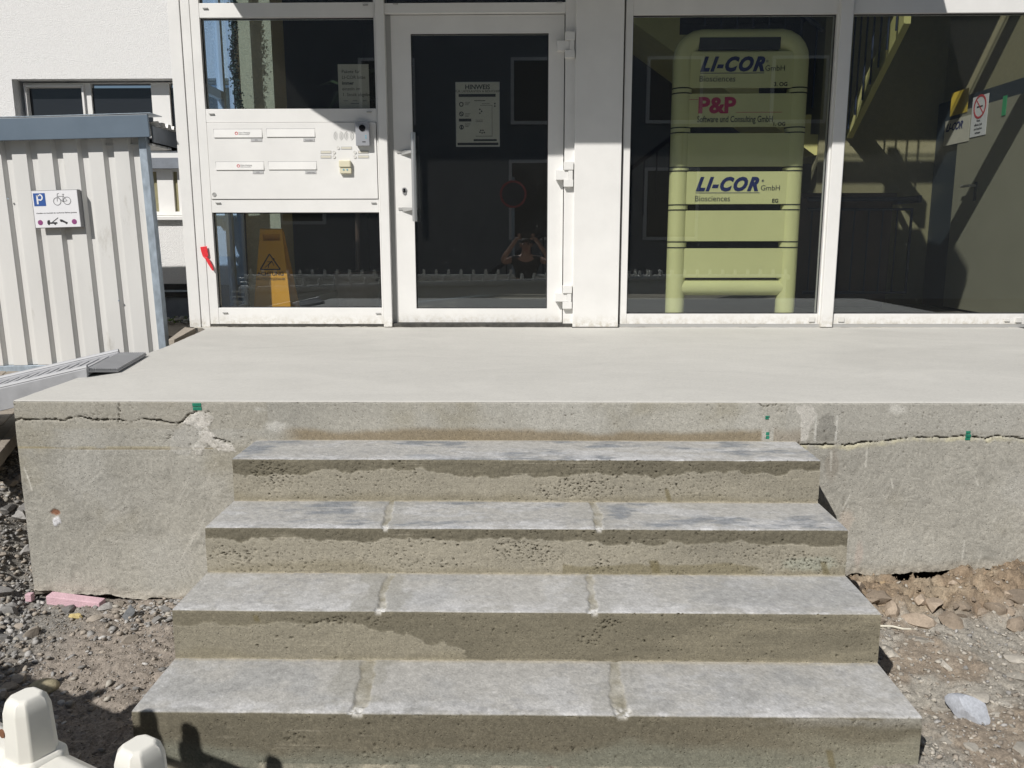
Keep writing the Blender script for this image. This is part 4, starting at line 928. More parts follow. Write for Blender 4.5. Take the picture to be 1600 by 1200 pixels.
# door bay
xd0 = onY(613, 300, 0).x; xd1 = onY(880.5, 300, 0).x
zd1 = onY(740, 23, 0.03).z; YD = 0.035
xc0 = onY(897, 300, -0.03).x; xc1 = onY(970, 300, -0.03).x
box('door_reveal', 'grey_cap', bld, xp1+0.0005, xd0+0.012, 0.03, 0.10, 0.01, zd1)  # grey colour stands in for the shade on this side of the recess
bld_rev = bld.children[-1]; 
box('hinge_jamb', WMt, bld, xd1+0.004, xc0+0.004, 0.0, 0.10, 0.012, ZTOP, 0.002)
box('transom', WMt, bld, xp1+0.0005, xd1+0.0035, 0.0, 0.10, zd1+0.004, onY(740, 4, 0).z, 0.002)
pane(xp1, xd1, onY(740, 4, 0).z, 3.2)
gD = rect(646, 52, 856, 482, YD)
door = MB(); dx0, dx1 = xd0+0.004, xd1-0.002; dz0 = 0.03
door.box(dx0, gD[0], YD, YD+0.06, dz0, zd1); door.box(gD[1], dx1, YD, YD+0.06, dz0, zd1); door.box(gD[0], gD[1], YD, YD+0.06, dz0, gD[2]); door.box(gD[0], gD[1], YD, YD+0.06, gD[3], zd1)
dr = door.build('door', WMt, bld)
g = box('door_glass', 'glass', dr, gD[0]-0.006, gD[1]+0.006, YD+0.022, YD+0.030, gD[2]-0.006, gD[3]+0.006)
k = MB(); w = 0.005; y_ = YD+0.012
k.box(gD[0], gD[1], y_, y_+0.009, gD[3]-w, gD[3]).box(gD[0], gD[1], y_, y_+0.009, gD[2], gD[2]+w).box(gD[0], gD[0]+w, y_, y_+0.009, gD[2]+w, gD[3]-w).box(gD[1]-w, gD[1], y_, y_+0.009, gD[2]+w, gD[3]-w).build('gasket', 'gasket', dr)
box('door_gap', 'gasket', dr, dx0-0.012, dx1+0.01, YD+0.02, YD+0.05, zd1+0.0005, zd1+0.0035)
box('threshold', 'dark_seal', bld, xp1-0.02, xc0, -0.008, 0.10, -0.012, 0.026, 0.003)
# handle
hy = YD-0.07; hb = onY(641.5, 207, hy); hb2 = onY(649, 346, hy); hx = (onY(645.5, 207, hy).x+onY(648, 346, hy).x)/2
MB().tube([(hx, hy, hb2.z), (hx, hy, hb.z)], 0.0165, 20).build('handle', 'steel', dr, smooth=True)
for py in (236, 326):
    z_ = onY(640, py, hy).z
    MB().prism([(dx0+0.055, YD-0.0005, z_+0.012), (hx, hy+0.012, z_+0.006), (hx, hy+0.012, z_-0.006), (dx0+0.055, YD-0.0005, z_-0.020)], (0.018, 0, 0)).box(dx0+0.03, hx+0.01, YD-0.006, YD-0.0008, z_-0.008, z_+0.010).build('handle_bracket', 'grey_cap', dr, bevel=0.001)
q = onY(632, 297, YD)
m = MB(); m.cyl((q.x, YD-0.006, q.z), (q.x, YD, q.z), 0.017, 20); m.cyl((q.x, YD-0.006, q.z-0.018), (q.x, YD, q.z-0.018), 0.013, 20); m.build('lock', 'steel', dr, smooth=True)
MB().cyl((q.x, YD-0.009, q.z+0.002), (q.x, YD-0.006, q.z+0.002), 0.008, 16).build('keyhole', 'lens_black', dr)
for (y0_, y1_, y2_, y3_) in ((51, 64, 79, 91), (253, 266, 281, 292), (446, 458, 471, 482)):
    xa, xb = onY(881, 250, -0.02).x, onY(896, 250, -0.02).x; xm = onY(869, 250, 0).x
    zz = [onY(880, t_, -0.01).z for t_ in (y0_, y1_, y2_, y3_)]
    h_ = MB(); h_.box(xa, xb, -0.035, 0.0, zz[1]+0.001, zz[0]); h_.box(xa, xb, -0.035, 0.0, zz[3], zz[2]-0.001); h_.box(xm, xa+0.03, -0.022, YD-0.0005, zz[2], zz[1])
    h_.box(xa+0.0305, xb-0.004, -0.030, -0.002, zz[2]-0.0005, zz[1]+0.0005)
    h_.build('hinge', WMt, dr, bevel=0.0015)
# column between door and windows
box('column', WMt, bld, xc0, xc1, -0.03, 0.12, 0.004, ZTOP, 0.004)
# right windows
gR1 = rect(984, 22, 1294, 490); gR2 = rect(1318, 20, 1700, 491)
zR0 = (gR1[2]+gR2[2])/2; zR1 = onY(1150, 22, 0).z
xm0 = onY(1281+13, 490, 0).x
xf0 = onY(974, 300, 0).x
gR1 = (onY(984.5, 250, 0).x, onY(1294, 250, 0).x, zR0, zR1); xg2 = onY(1318.5, 250, 0).x; XRR = 3.92
box('jamb', WMt, bld, xc1+0.013, gR1[0], 0.0, 0.08, zb_, ZTOP, 0.002)
box('mullion', WMt, bld, gR1[1]+0.012, xg2-0.012, -0.028, 0.10, 0.004, ZTOP, 0.003)
box('jamb', WMt, bld, gR1[1], gR1[1]+0.0115, 0.0, 0.08, zb_, ZTOP); box('jamb', WMt, bld, xg2-0.0115, xg2, 0.0, 0.08, zb_, ZTOP)
zRt = onY(1150, -35, 0).z
for (a, b) in ((gR1[0], gR1[1]), (xg2, 3.75)):
    box('transom', WMt, bld, a+0.0005, b-0.0005, 0.001, 0.08, zb_, zR0, 0.002); box('transom', WMt, bld, a+0.0005, b-0.0005, 0.001, 0.08, zR1, zRt, 0.002); box('transom', WMt, bld, a+0.0005, b-0.0005, 0.001, 0.08, 3.2, 3.32, 0.002)
    pane(a, b, zR0, zR1); pane(a, b, zRt, 3.2); pane(a, b, 3.32, ZTOP)
pane(xp1, xd1, 3.3, ZTOP); 
box('sill_strip', 'grey_cap', bld, xc1+0.005, 3.75, -0.004, 0.06, 0.0005, 0.0215)
box('base_seal', 'dark_seal', bld, gx0-0.06, xp0, 0.004, 0.06, -0.01, 0.0215); box('column_foot', 'dark_seal', bld, xc0-0.004, xc1+0.006, -0.034, 0.1, -0.012, 0.0035)
# drain caps
for (px, py, mm_) in ((321, 13, 0), (571, 8, 0), (331, 178, 0), (577, 175, 0), (341, 317, 0), (584, 317, 0), (352, 488.5, 0), (591, 489.5, 0), (618, 6, 0), (874, 4, 0), (1268, 499, 1), (1311+3, 499, 1), (1573, 500, 2), (1591, 500, 1)):
    p = onY(px, py, 0); w_ = 0.017 if mm_ != 1 else 0.020; h_ = 0.0035 if mm_ == 0 else (0.016 if mm_ == 1 else 0.009)
    box('drain_cap', 'white_cap' if mm_ else 'grey_cap', bld, p.x-w_, p.x+w_, -0.009, 0.0005, p.z-h_, p.z+h_, 0.001)
# canopy and roof that shade the front
cp = [(-2.28, 0.0), (-2.272, 0.60), (-2.19, 1.153), (-2.06, 1.28), (-1.86, 1.35), (-1.70, 1.40), (1.45, 1.40), (1.75, 1.36), (1.98, 1.28), (2.15, 1.14), (2.28, 0.65), (2.31, 0.0)]
MB().prism([(a, -b-0.001-(0.0 if b else 0.03), 2.72) for a, b in cp], (0, 0, 0.12)).build('canopy', WMt, bld)
# bluish side glazing on the left return
box('side_glazing', 'glass_blue', bld, -2.262, -2.254, 0.13, 0.90, 0.10, 3.2)
for (a, b) in ((0.122, 0.16), (0.60, 0.645), (0.865, 0.905)): box('side_frame', WMt, bld, -2.285, -2.235, a, b, 0.0, 3.2, 0.002)
box('side_frame', WMt, bld, -2.283, -2.237, 0.161, 0.599, 0.002, 0.09); box('side_frame', WMt, bld, -2.283, -2.237, 0.646, 0.864, 0.002, 0.09); box('side_frame', WMt, bld, -2.283, -2.237, 0.161, 0.599, 1.62, 1.68); 
# opaque building parts behind and above the entrance
sc = rect(371, 100, 431, 300, 0.91)
box('inner_pier', 'yellow_stucco', bld, sc[0]-0.03, sc[1], 0.91, 1.25, 0.0, 3.3)
box('upper_wall', 'stucco', bld, -9, 9, 0.14, 0.5, ZTOP, 9.0)  # unseen wall, its lower edge brought down to keep sun off the lobby walls

# letterbox panel
pl_ = thing('letterbox_panel', (onY(455, 250, 0).x, 0, zP0), 'flush white letterbox panel with four mail slots and doorbell buttons beside the door', 'letterbox panel')
px0 = onY(325.5, 250, 0).x; px1 = onY(590, 250, 0).x
YP = -0.006
box('face_plate', WMt, pl_, gx0+0.004, gx1-0.004, YP, 0.05, zP0+0.003, zP1-0.003, 0.0015)
box('shadow_gap', 'gasket', pl_, gx0+0.0008, gx1-0.0008, 0.012, 0.04, zP0+0.0005, zP1-0.0005)
for (a, b, c_, d, tx, (n0, n1, n2, n3), lt) in ((334.4, 202, 409.6, 215, 1, (392, 216.3, 409.4, 221), 'EG'), (416.6, 201.4, 492, 214, 0, (474, 216.2, 491.6, 221), 'Sonstiges'), (337.6, 253, 412.4, 265.6, 1, (395, 267, 411.6, 271.4), 'OG'), (419.6, 252.6, 494.6, 265, 0, (477, 267, 494, 271.4), 'Lieferung')):
    X0, X1, Z0, Z1 = rect(a, b, c_, d, YP)
    m = MB(); m.add([(X0, YP-0.0015, Z1), (X1, YP-0.0015, Z1), (X1, YP-0.007, Z0), (X0, YP-0.007, Z0), (X0, YP, Z1), (X1, YP, Z1), (X1, YP, Z0), (X0, YP, Z0)], [(0, 1, 2, 3), (7, 6, 5, 4), (0, 4, 5, 1), (3, 2, 6, 7), (0, 3, 7, 4), (1, 5, 6, 2)])
    so = m.build('letter_slot', WMt, pl_, bevel=0.001)
    box('slot_gap', 'print_grey', so, X0-0.002, X1+0.002, YP-0.0006, YP+0.001, Z1, Z1+0.0022); box('slot_gap', 'print_grey', so, X0-0.0022, X0-0.0002, YP-0.0006, YP+0.001, Z0, Z1)
    if tx:
        cx = X0+(X1-X0)*0.47; cz = (Z0+Z1)/2; MB().ring((cx, cz), 0.0085, 0.004, YP-0.0055, YP-0.003, 18).build('round_logo', 'print_red', so)
        text('slot_print', 'Keine Werbung', (cx+0.014, YP-0.0050, cz+0.001), 0.012, 'print_pale', so); text('slot_print', 'bitte einwerfen', (cx+0.014, YP-0.0056, cz-0.010), 0.012, 'print_pale', so)
    X0, X1, Z0, Z1 = rect(n0, n1, n2, n3, YP); nl = box('name_label', 'print_pale', pl_, X0, X1, YP-0.003, YP+0.001, Z0, Z1)
    text('label_print', lt, ((X0+X1)/2, YP-0.0032, Z0+0.004), 0.014, 'print_grey', nl, align='CENTER')
for (a, b) in ((529, 212.4), (545.6, 212.4)):
    q = onY(a, b, YP); m = MB()
    for rr, th in ((0.031, 0.0025), (0.020, 0.0025), (0.011, 0.002)):
        m.ring((q.x, q.z), rr, th, YP-0.0007, YP+0.0005, 14, -1.1, 1.1); m.ring((q.x, q.z), rr, th, YP-0.0007, YP+0.0005, 14, math.pi-1.1, math.pi+1.1)
    m.build('speaker_slots', 'ink_dark', pl_)
for (bx, by, l) in ((528.6, 231, (533, 229, 550, 233.4)), (522, 238, (501, 235.4, 517.6, 240.2)), (522, 245, (501, 242.6, 517.6, 247.4)), (554.6, 238, (559.4, 235.4, 576, 240)), (554.6, 245, (559.4, 242.6, 576.6, 247.2))):
    q = onY(bx, by, YP); m = MB(); m.ring((q.x, q.z), 0.0095, 0.0022, YP-0.004, YP+0.001, 18); m.cyl((q.x, YP-0.003, q.z), (q.x, YP+0.001, q.z), 0.0088, 18); m.build('bell_button', 'white_cap', pl_)
    X0, X1, Z0, Z1 = rect(*l, YP); nl = box('name_label', 'print_pale', pl_, X0, X1, YP-0.002, YP+0.001, Z0, Z1); box('label_paper', 'paper', nl, X0+0.003, X1-0.003, YP-0.0024, YP-0.0015, Z0+0.003, Z1-0.003)
q = onY(335, 304, YP); m = MB(); m.ring((q.x, q.z), 0.012, 0.004, YP-0.003, YP+0.001, 18); m.cyl((q.x, YP-0.002, q.z), (q.x, YP+0.001, q.z), 0.008, 14); m.build('panel_lock', 'grey_cap', pl_)
# video doorbell
X0, X1, Z0, Z1 = rect(556, 191, 577.4, 228, YP-0.03)
vd = thing('video_doorbell', ((X0+X1)/2, YP, Z0), 'silver grey video doorbell with round black lens at the top right of the letterbox panel', 'doorbell')
box('housing', 'device_silver', vd, X0, X1, YP-0.042, YP-0.0005, Z0, Z1, 0.004)
cx = (X0+X1)/2; MB().cyl((cx, YP-0.046, Z1-0.038), (cx, YP-0.041, Z1-0.038), 0.021, 28).build('camera_lens', 'lens_black', vd, smooth=True)
m = MB(); 
for (a, b) in ((.75, .42), (.75, .33)): m.cyl((X0+(X1-X0)*a, YP-0.0435, Z0+(Z1-Z0)*b), (X0+(X1-X0)*a, YP-0.0415, Z0+(Z1-Z0)*b), 0.005, 12)
m.build('call_button', 'led_blue', vd); box('status_strip', 'print_black', vd, cx-0.002, cx+0.020, YP-0.0432, YP-0.0415, Z0+0.022, Z0+0.028)
X0, X1, Z0, Z1 = rect(530, 250.6, 548.6, 271, YP-0.02)
kd = thing('key_reader', ((X0+X1)/2, YP, Z0), 'small beige key reader box with two blue dots below the doorbell buttons', 'key reader')
box('lower_body', 'device_beige', kd, X0+0.003, X1, YP-0.026, YP-0.0005, Z0, Z0+(Z1-Z0)*0.45, 0.003); box('upper_flap', 'device_beige', kd, X0, X1-0.002, YP-0.034, YP-0.0005, Z0+(Z1-Z0)*0.46, Z1, 0.006)
for a in (.38, .68): q_ = X0+(X1-X0)*a; MB().cyl((q_, YP-0.0285, Z0+0.024), (q_, YP-0.0255, Z0+0.024), 0.0055, 14).build('blue_dot', 'led_blue', kd)
# red tape rag
def zz5(a, b): p = onY(290+a/4.571, 300+b/4.571, -0.013); return (p.x, p.z)
m = MB(); m.xz([zz5(*p) for p in ((105, 392), (152, 386), (163, 455), (150, 468), (124, 462), (112, 425))], -0.0165, -0.0125)
m.xz([zz5(*p) for p in ((128, 464), (160, 468), (172, 482), (196, 530), (203, 562), (192, 560), (160, 510), (145, 480))], -0.0205, -0.0130)
rt = m.build('red_tape', 'tag_red', None, bevel=0.0015); tag(rt, 'torn strip of red tape stuck on the white frame left of the lower pane', 'tape')

# posters
X0, X1, Z0, Z1 = rect(713, 129, 780, 228.5, YD+0.04)
po = thing('notice_poster', ((X0+X1)/2, YD+0.035, Z0), 'A3 hygiene notice headed HINWEIS taped inside the door glass', 'poster')
yq = YD+0.034
box('sheet', 'paper', po, X0, X1, yq, yq+0.002, Z0, Z1); box('sheet_border', 'print_pale', po, X0-0.004, X1+0.004, yq+0.0022, yq+0.0035, Z0-0.004, Z1+0.004)
W_, H_ = X1-X0, Z1-Z0
def PP(a, b): return (X0+a*W_, Z1-b*H_)
def tx(s, a, b, sz, parent=po, mm_='print_black', al='LEFT', bold=0.0): return text('lettering', s, (PP(a, b)[0], yq-0.0008, PP(a, b)[1]), sz, mm_, parent, align=al, bold=bold, thick=0.0003)
tx('HINWEIS', .5, .105, 0.042, al='CENTER', bold=0.001); tx('FÜR LIEFERANTEN & BESUCHER', .5, .155, 0.0215, al='CENTER')
m = MB()
def bar(a, b, c_, d): p, q_ = PP(a, b), PP(c_, d); m.box(p[0], q_[0], yq-0.001, yq-0.0002, q_[1], p[1])
bar(.06, .18, .92, .225); bar(.02, .945, .98, .985); bar(.06, .565, .35, .61); bar(.40, .89, .94, .92)
for i in range(3):
    for k_ in range(3): bar(.20, .305+.16*i+.02*k_+(.02 if i else 0), .33-0.02*k_, .311+.16*i+.02*k_+(.02 if i else 0))
for cz in (.34, .49, .70): c_ = PP(.12, cz); m.ring(c_, 0.0125, 0.006, yq-0.001, yq-0.0002, 18)
c_ = PP(.12, .49); m.stroke((c_[0]-.008, c_[1]+.008), (c_[0]+.008, c_[1]-.008), 0.005, yq-0.0012, yq-0.0002); c_ = PP(.12, .70); m.stroke((c_[0], c_[1]+.009), (c_[0], c_[1]-.009), 0.008, yq-0.0012, yq-0.0002)
for (a, b) in ((.90, .33), (.90, .37), (.55, .42), (.59, .45), (.55, .48), (.57, .75), (.62, .75), (.55, .78), (.60, .79), (.65, .785)): c_ = PP(a, b); m.cyl((c_[0], yq-.001, c_[1]), (c_[0], yq-.0002, c_[1]), 0.0055, 8)
bar(.83, .35, .838, .85); bar(.45, .838, .83, .845); bar(.56, .355, .83, .36); bar(.60, .33, .78, .337); bar(.42, .28, .68, .29); bar(.45, .585, .62, .592); bar(.45, .61, .62, .617)
m.build('print', 'print_black', po)
X0, X1, Z0, Z1 = rect(529, 100.5, 577, 169.5, YG+0.03); yq = YG+0.025
pq = thing('delivery_note', ((X0+X1)/2, yq, Z0), 'brownish paper note about parcels taped inside the upper left pane', 'paper note')
box('sheet', 'paper', pq, X0, X1, yq, yq+0.002, Z0, Z1); W_, H_ = X1-X0, Z1-Z0
for i, (s_, bd) in enumerate((('Pakete für', 0), ('LI-COR bitte', 0), ('immer', 0.0008), ('einzeln im', 0), ('1. Stock abgeben', 0))): tx(s_, .12, .20+.13*i, 0.030, pq, bold=bd)
m = MB(); bar(.15, .82, .30, .835); bar(.45, .82, .6, .835); bar(.78, .82, .9, .835); bar(.38, .88, .66, .895); m.build('print', 'print_grey', pq)

# ================================================================== LOBBY
def st_(o): o['kind'] = 'structure'; return o
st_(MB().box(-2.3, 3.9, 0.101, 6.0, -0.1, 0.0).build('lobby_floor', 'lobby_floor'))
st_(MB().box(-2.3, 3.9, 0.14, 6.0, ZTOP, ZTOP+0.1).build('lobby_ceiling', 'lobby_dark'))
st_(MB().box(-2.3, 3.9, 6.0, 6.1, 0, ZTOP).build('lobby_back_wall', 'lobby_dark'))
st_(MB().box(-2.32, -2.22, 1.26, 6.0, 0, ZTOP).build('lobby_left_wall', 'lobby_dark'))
LX = 3.70
st_(MB().box(LX, LX+0.25, 0.11, 6.0, 0, ZTOP).build('lobby_right_wall', 'lobby_wall'))
LB = 1.95
st_(MB().box(2.62, LX, LB, LB+0.15, 0, ZTOP).build('lobby_recess_wall', 'lobby_wall'))
# inner door in the right-hand wall
idr = thing('inner_door', (LX, 1.0, 0), 'olive inner door in a dark frame on the right-hand lobby wall', 'door')
yA = onX(1458, 300, LX).y; yB = 0.32; zT = onX(1462, 178, LX).z
box('frame', 'door_frame_dark', idr, LX-0.05, LX+0.0, yB-0.05, min(yA, LB-0.02), 0.0, zT+0.06)
yM = onX(1548, 300, LX-0.06).y
box('leaf', 'lobby_door', idr, LX-0.075, LX-0.0505, yB, yM+0.55, 0.02, zT-0.06)
dh = onX(1520, 290, LX-0.1); MB().tube([(LX-0.08, dh.y, dh.z), (LX-0.13, dh.y, dh.z), (LX-0.13, dh.y+0.12, dh.z)], 0.010, 10).build('handle', 'steel', idr, smooth=True)
box('lock_plate', 'door_frame_dark', idr, LX-0.079, LX-0.0755, dh.y-0.02, dh.y+0.02, dh.z-0.12, dh.z+0.03)
def wallposter(name, x0, y0, x1, y1, mname, label, cat):
    XX = LX-0.081; a = onX(x0, (y0+y1)/2, XX); b = onX(x1, (y0+y1)/2, XX); zt_ = onX((x0+x1)/2, y0, XX).z; zb2 = onX((x0+x1)/2, y1, XX).z
    t_ = thing(name, (XX, a.y, zb2), label, cat); box('sheet', mname, t_, XX, XX+0.003, b.y, a.y, zb2, zt_); return t_, a.y, b.y, zt_, zb2, XX
t_, ya, yb2, z1, z0, XX = wallposter('company_notice', 1476, 185, 1514, 224, 'paper', 'pale paper with the blue company name on the inner door, lower left of the group', 'paper notice')
text('lettering', 'LI-COR', (XX-0.001, ya-0.02, z1-0.09), 0.085, 'logo_blue', t_, shear=0.4, bold=0.003, plane='X')
t_, ya, yb2, z1, z0, XX = wallposter('no_smoking_sign', 1518, 150, 1542, 212, 'sign_white', 'no smoking sign with a red ring on the inner door', 'sign')
Wd, Hd = ya-yb2, z1-z0; cy, cz = (ya+yb2)/2, z1-0.27*Hd; m = MB(); ra, rb = Wd*0.40, Wd*0.33
for i in range(28):
    a0, a1 = 2*math.pi*i/28, 2*math.pi*(i+1)/28
    m.prism([(XX-0.002, cy+math.cos(t)*rr, cz+math.sin(t)*rr) for t, rr in ((a0, ra), (a1, ra), (a1, rb), (a0, rb))], (0.0015, 0, 0))
k_ = rb*0.72; m.prism([(XX-0.002, cy+k_, cz+k_-.006), (XX-0.002, cy+k_-.006, cz+k_), (XX-0.002, cy-k_, cz-k_+.006), (XX-0.002, cy-k_+.006, cz-k_)], (0.0015, 0, 0)); m.build('prohibition_ring', 'print_red', t_)
box('cigarette', 'print_black', t_, XX-0.0012, XX-0.0002, cy-rb*.55, cy+rb*.55, cz-0.006, cz+0.006)
for i, s_ in enumerate(('Feuer,', 'offenes Licht', 'und Rauchen', 'verboten')): text('lettering', s_, (XX-0.001, cy, z1-(0.64+0.10*i)*Hd), Hd*0.085, 'print_black', t_, plane='X', align='CENTER', xs=0.85)
wallposter('yellow_notice', 1486, 142, 1512, 178, 'paper_yellow', 'square yellow notice above the pale company paper on the inner door', 'paper notice')
wallposter('green_sticker', 1566, 150, 1572, 180, 'sticker_green', 'small green and yellow sticker near the hinge side of the inner door', 'sticker')
# directory stand
DY = 0.16
def DX(px, py): p = onY(px, py, DY); return p.x, p.z
dir_ = thing('directory_stand', (onY(1146, 480, DY).x, DY, 0), 'yellow-green tubular company directory stand with printed panels behind the right window', 'directory sign')
xl_, xr_ = onY(1062.5, 300, DY).x+0.01, onY(1237.5, 300, DY).x-0.0; rt_ = 0.062
rt_ = (onY(1075, 300, DY).x-onY(1045, 300, DY).x)/2
xl_ = onY(1060, 300, DY).x; xr_ = onY(1236, 300, DY).x
ztp = onY(1150, 62, DY).z; ybar = onY(1140, 449, DY).z
zj = [onY(1060, t, DY).z for t in (137, 199, 262, 321, 380)]
rc = 0.13; pts_ = [(xl_, DY, 0.0), (xl_, DY, ztp-rc)]
pts_ = [(xl_, DY, 0.0), (xl_, DY, ztp-rc)]+[(xl_+rc-rc*math.cos(t), DY, ztp-rc+rc*math.sin(t)) for t in (0.3, 0.6, 0.9, 1.2, 1.5708)]+[(xr_-rc+rc*math.sin(t), DY, ztp-rc+rc*math.cos(t)) for t in (0.0, 0.35, 0.7, 1.0, 1.3)]+[(xr_, DY, ztp-rc), (xr_, DY, 0.0)]
MB().tube(pts_, rt_, 24).build('tube_frame', 'directory_green', dir_, smooth=True)
MB().tube([(xl_, DY, ybar), (xr_, DY, ybar)], rt_*0.85, 20).build('lower_rail', 'directory_green', dir_, smooth=True)
hdr = [onY(1150, t, DY).z for t in (62, 80)]
box('header_slot', 'lobby_dark', dir_, onY(1090, 70, DY).x, onY(1215, 70, DY).x, DY-rt_-0.004, DY-0.02, hdr[1], hdr[0])
box('header_plate', 'directory_green', dir_, xl_+0.02, xr_-0.02, DY-0.022, DY+0.02, zj[0], ztp)
PAN = ((80, 137), (146, 198), (208, 260), (268, 319), (329, 377), (388, 434))
YQ = DY-rt_*0.72
pnl = []
for (a, b) in PAN:
    z1_ = onY(1146, a, YQ).z; z0_ = onY(1146, b, YQ).z
    pnl.append((box('panel', 'directory_green', dir_, xl_+rt_*0.62, xr_-rt_*0.62, YQ, YQ+0.02, z0_, z1_, 0.003), z0_, z1_))
for t in (137, 145, 199, 207, 261, 267, 320, 328, 378, 387):
    z_ = onY(1060, t, DY-rt_).z
    for xx in (xl_, xr_):
        MB().cyl((xx, DY, z_-0.004), (xx, DY, z_+0.004), rt_+0.002, 24).build('joint_ring', 'black_band', dir_)
def dtext(s_, px, py, size, mm_, par, **k): p = onY(px, py, YQ-0.001); return text('lettering', s_, (p.x, YQ-0.0015, p.z), size, mm_, par, **k)
upx = 0.0047
for (pn, yb_px, lab) in ((pnl[0], 110.5, '3. OG'), (pnl[3], 297.5, 'EG')):
    sx_ = 1094 if yb_px < 200 else 1087
    dtext('LI-COR', sx_, yb_px, 0.122, 'logo_blue', pn[0], shear=0.36, bold=0.0068, xs=0.93, space=1.20)
    dtext('GmbH', sx_+101, yb_px, 0.050, 'ink_dark', pn[0], bold=0.0); dtext('Biosciences', sx_-2, yb_px+17, 0.054, 'ink_dark', pn[0], xs=0.98)
    dtext('®', sx_+103, yb_px-13, 0.022, 'logo_blue', pn[0])
    a = onY(sx_, yb_px+4, YQ); b = onY(sx_+100, yb_px+4, YQ); box('underline', 'logo_blue', pn[0], a.x, b.x, YQ-0.0015, YQ-0.0003, a.z-0.002, a.z+0.002)
    dtext(lab, 1209 if yb_px < 200 else 1206, yb_px+24 if yb_px < 200 else yb_px+19, 0.036, 'print_black', pn[0], bold=0.001)
dtext('P&P', 1090, 176, 0.140, 'logo_red', pnl[1][0], bold=0.0055, xs=1.10)
dtext('Software und Consulting GmbH', 1089, 191, 0.058, 'ink_dark', pnl[1][0], xs=0.68, bold=0.0006); dtext('1. OG', 1207, 196.5, 0.034, 'print_black', pnl[1][0], bold=0.001)
a = onY(1150, 175.5, YQ); b = onY(1222, 175.5, YQ); box('underline', 'logo_red', pnl[1][0], a.x, b.x, YQ-0.0015, YQ-0.0003, a.z-0.0015, a.z+0.0015)
a = onY(1073, 155.5, YQ); b = onY(1091, 155.5, YQ); box('underline', 'logo_red', pnl[1][0], a.x, b.x, YQ-0.0015, YQ-0.0003, a.z-0.0015, a.z+0.0015)
# wet floor sign
WYs = 0.40
wf = thing('wet_floor_sign', (onY(425, 480, WYs).x, WYs, 0), 'yellow ACHTUNG slippery floor sign standing inside the lower left pane', 'warning sign')
def w_(px, py, Y=WYs): p = onY(px, py, Y); return (p.x, p.z)
m = MB(); tl = w_(406, 360); tr = w_(441, 360); bl = (w_(396, 484)[0], 0.0); br = (w_(454, 484)[0], 0.0); bl = (w_(394, 487)[0], 0.005); br = (w_(456, 487)[0], 0.005)
hz = (w_(410, 366), w_(437, 366), w_(437, 376), w_(412, 376))
m.xz([tl, hz[0], hz[3], w_(402, 400), bl], WYs, WYs+0.012); 
m = MB()
def lerp2(a, b, t): return (a[0]+(b[0]-a[0])*t, a[1]+(b[1]-a[1])*t)
kz = lambda z: ((bl[0]+(tl[0]-bl[0])*(z-bl[1])/(tl[1]-bl[1])), (br[0]+(tr[0]-br[0])*(z-br[1])/(tr[1]-br[1])))
zh1 = hz[0][1]; zh0 = hz[2][1]; hx0, hx1 = hz[0][0], hz[1][0]
m.xz([(kz(zh1)[0], zh1), tl, tr, (kz(zh1)[1], zh1)], WYs, WYs+0.014)
m.xz([(kz(zh0)[0], zh0), (kz(zh1)[0], zh1), (hx0, zh1), (hx0, zh0)], WYs, WYs+0.014); m.xz([(hx1, zh0), (hx1, zh1), (kz(zh1)[1], zh1), (kz(zh0)[1], zh0)], WYs, WYs+0.014)
m.xz([(kz(zh0)[0], zh0), (kz(zh0)[1], zh0), br, bl], WYs, WYs+0.014); m.build('front_board', 'hazard_yellow', wf, bevel=0.002)
m = MB(); m.prism([(bl[0], WYs+0.26, 0), (br[0], WYs+0.26, 0), (tr[0], WYs+0.03, tr[1]), (tl[0], WYs+0.03, tl[1])], (0, 0.012, 0)); m.build('rear_board', 'hazard_yellow', wf)
MB().tube([(tl[0], WYs+0.012, tl[1]), (tr[0], WYs+0.012, tr[1])], 0.014, 12).build('hinge_bar', 'hazard_yellow', wf, smooth=True)
ty0, ty1 = WYs-0.0015, WYs-0.0003; A_, B_, C_ = w_(421, 397), w_(438, 421), w_(407, 421); m = MB()
for i, (p_, q_) in enumerate(((A_, B_), (B_, C_), (C_, A_))): m.stroke(p_, q_, 0.009, ty0-0.0002*i, ty1)
m.stroke(w_(425, 408), w_(419, 414), 0.009, ty0, ty1); m.stroke(w_(425, 408), w_(428, 415), 0.005, ty0-.0003, ty1); m.stroke(w_(419, 414), w_(414, 418), 0.005, ty0-.0003, ty1); m.stroke(w_(420, 413), w_(419, 419), 0.005, ty0-.0004, ty1); m.stroke(w_(424, 409), w_(417, 409), 0.004, ty0-.0005, ty1)
q_ = w_(427.5, 405); m.cyl((q_[0], ty0, q_[1]), (q_[0], ty1, q_[1]), 0.008, 12); m.build('slipping_pictogram', 'print_black', wf)
p = onY(423, 430.5, WYs); text('lettering', 'ACHTUNG', (p.x, WYs-0.001, p.z), 0.040, 'print_black', wf, align='CENTER', bold=0.0008)
p = onY(424, 438, WYs); text('lettering', 'RUTSCHGEFAHR', (p.x, WYs-0.001, p.z), 0.028, 'print_black', wf, align='CENTER')
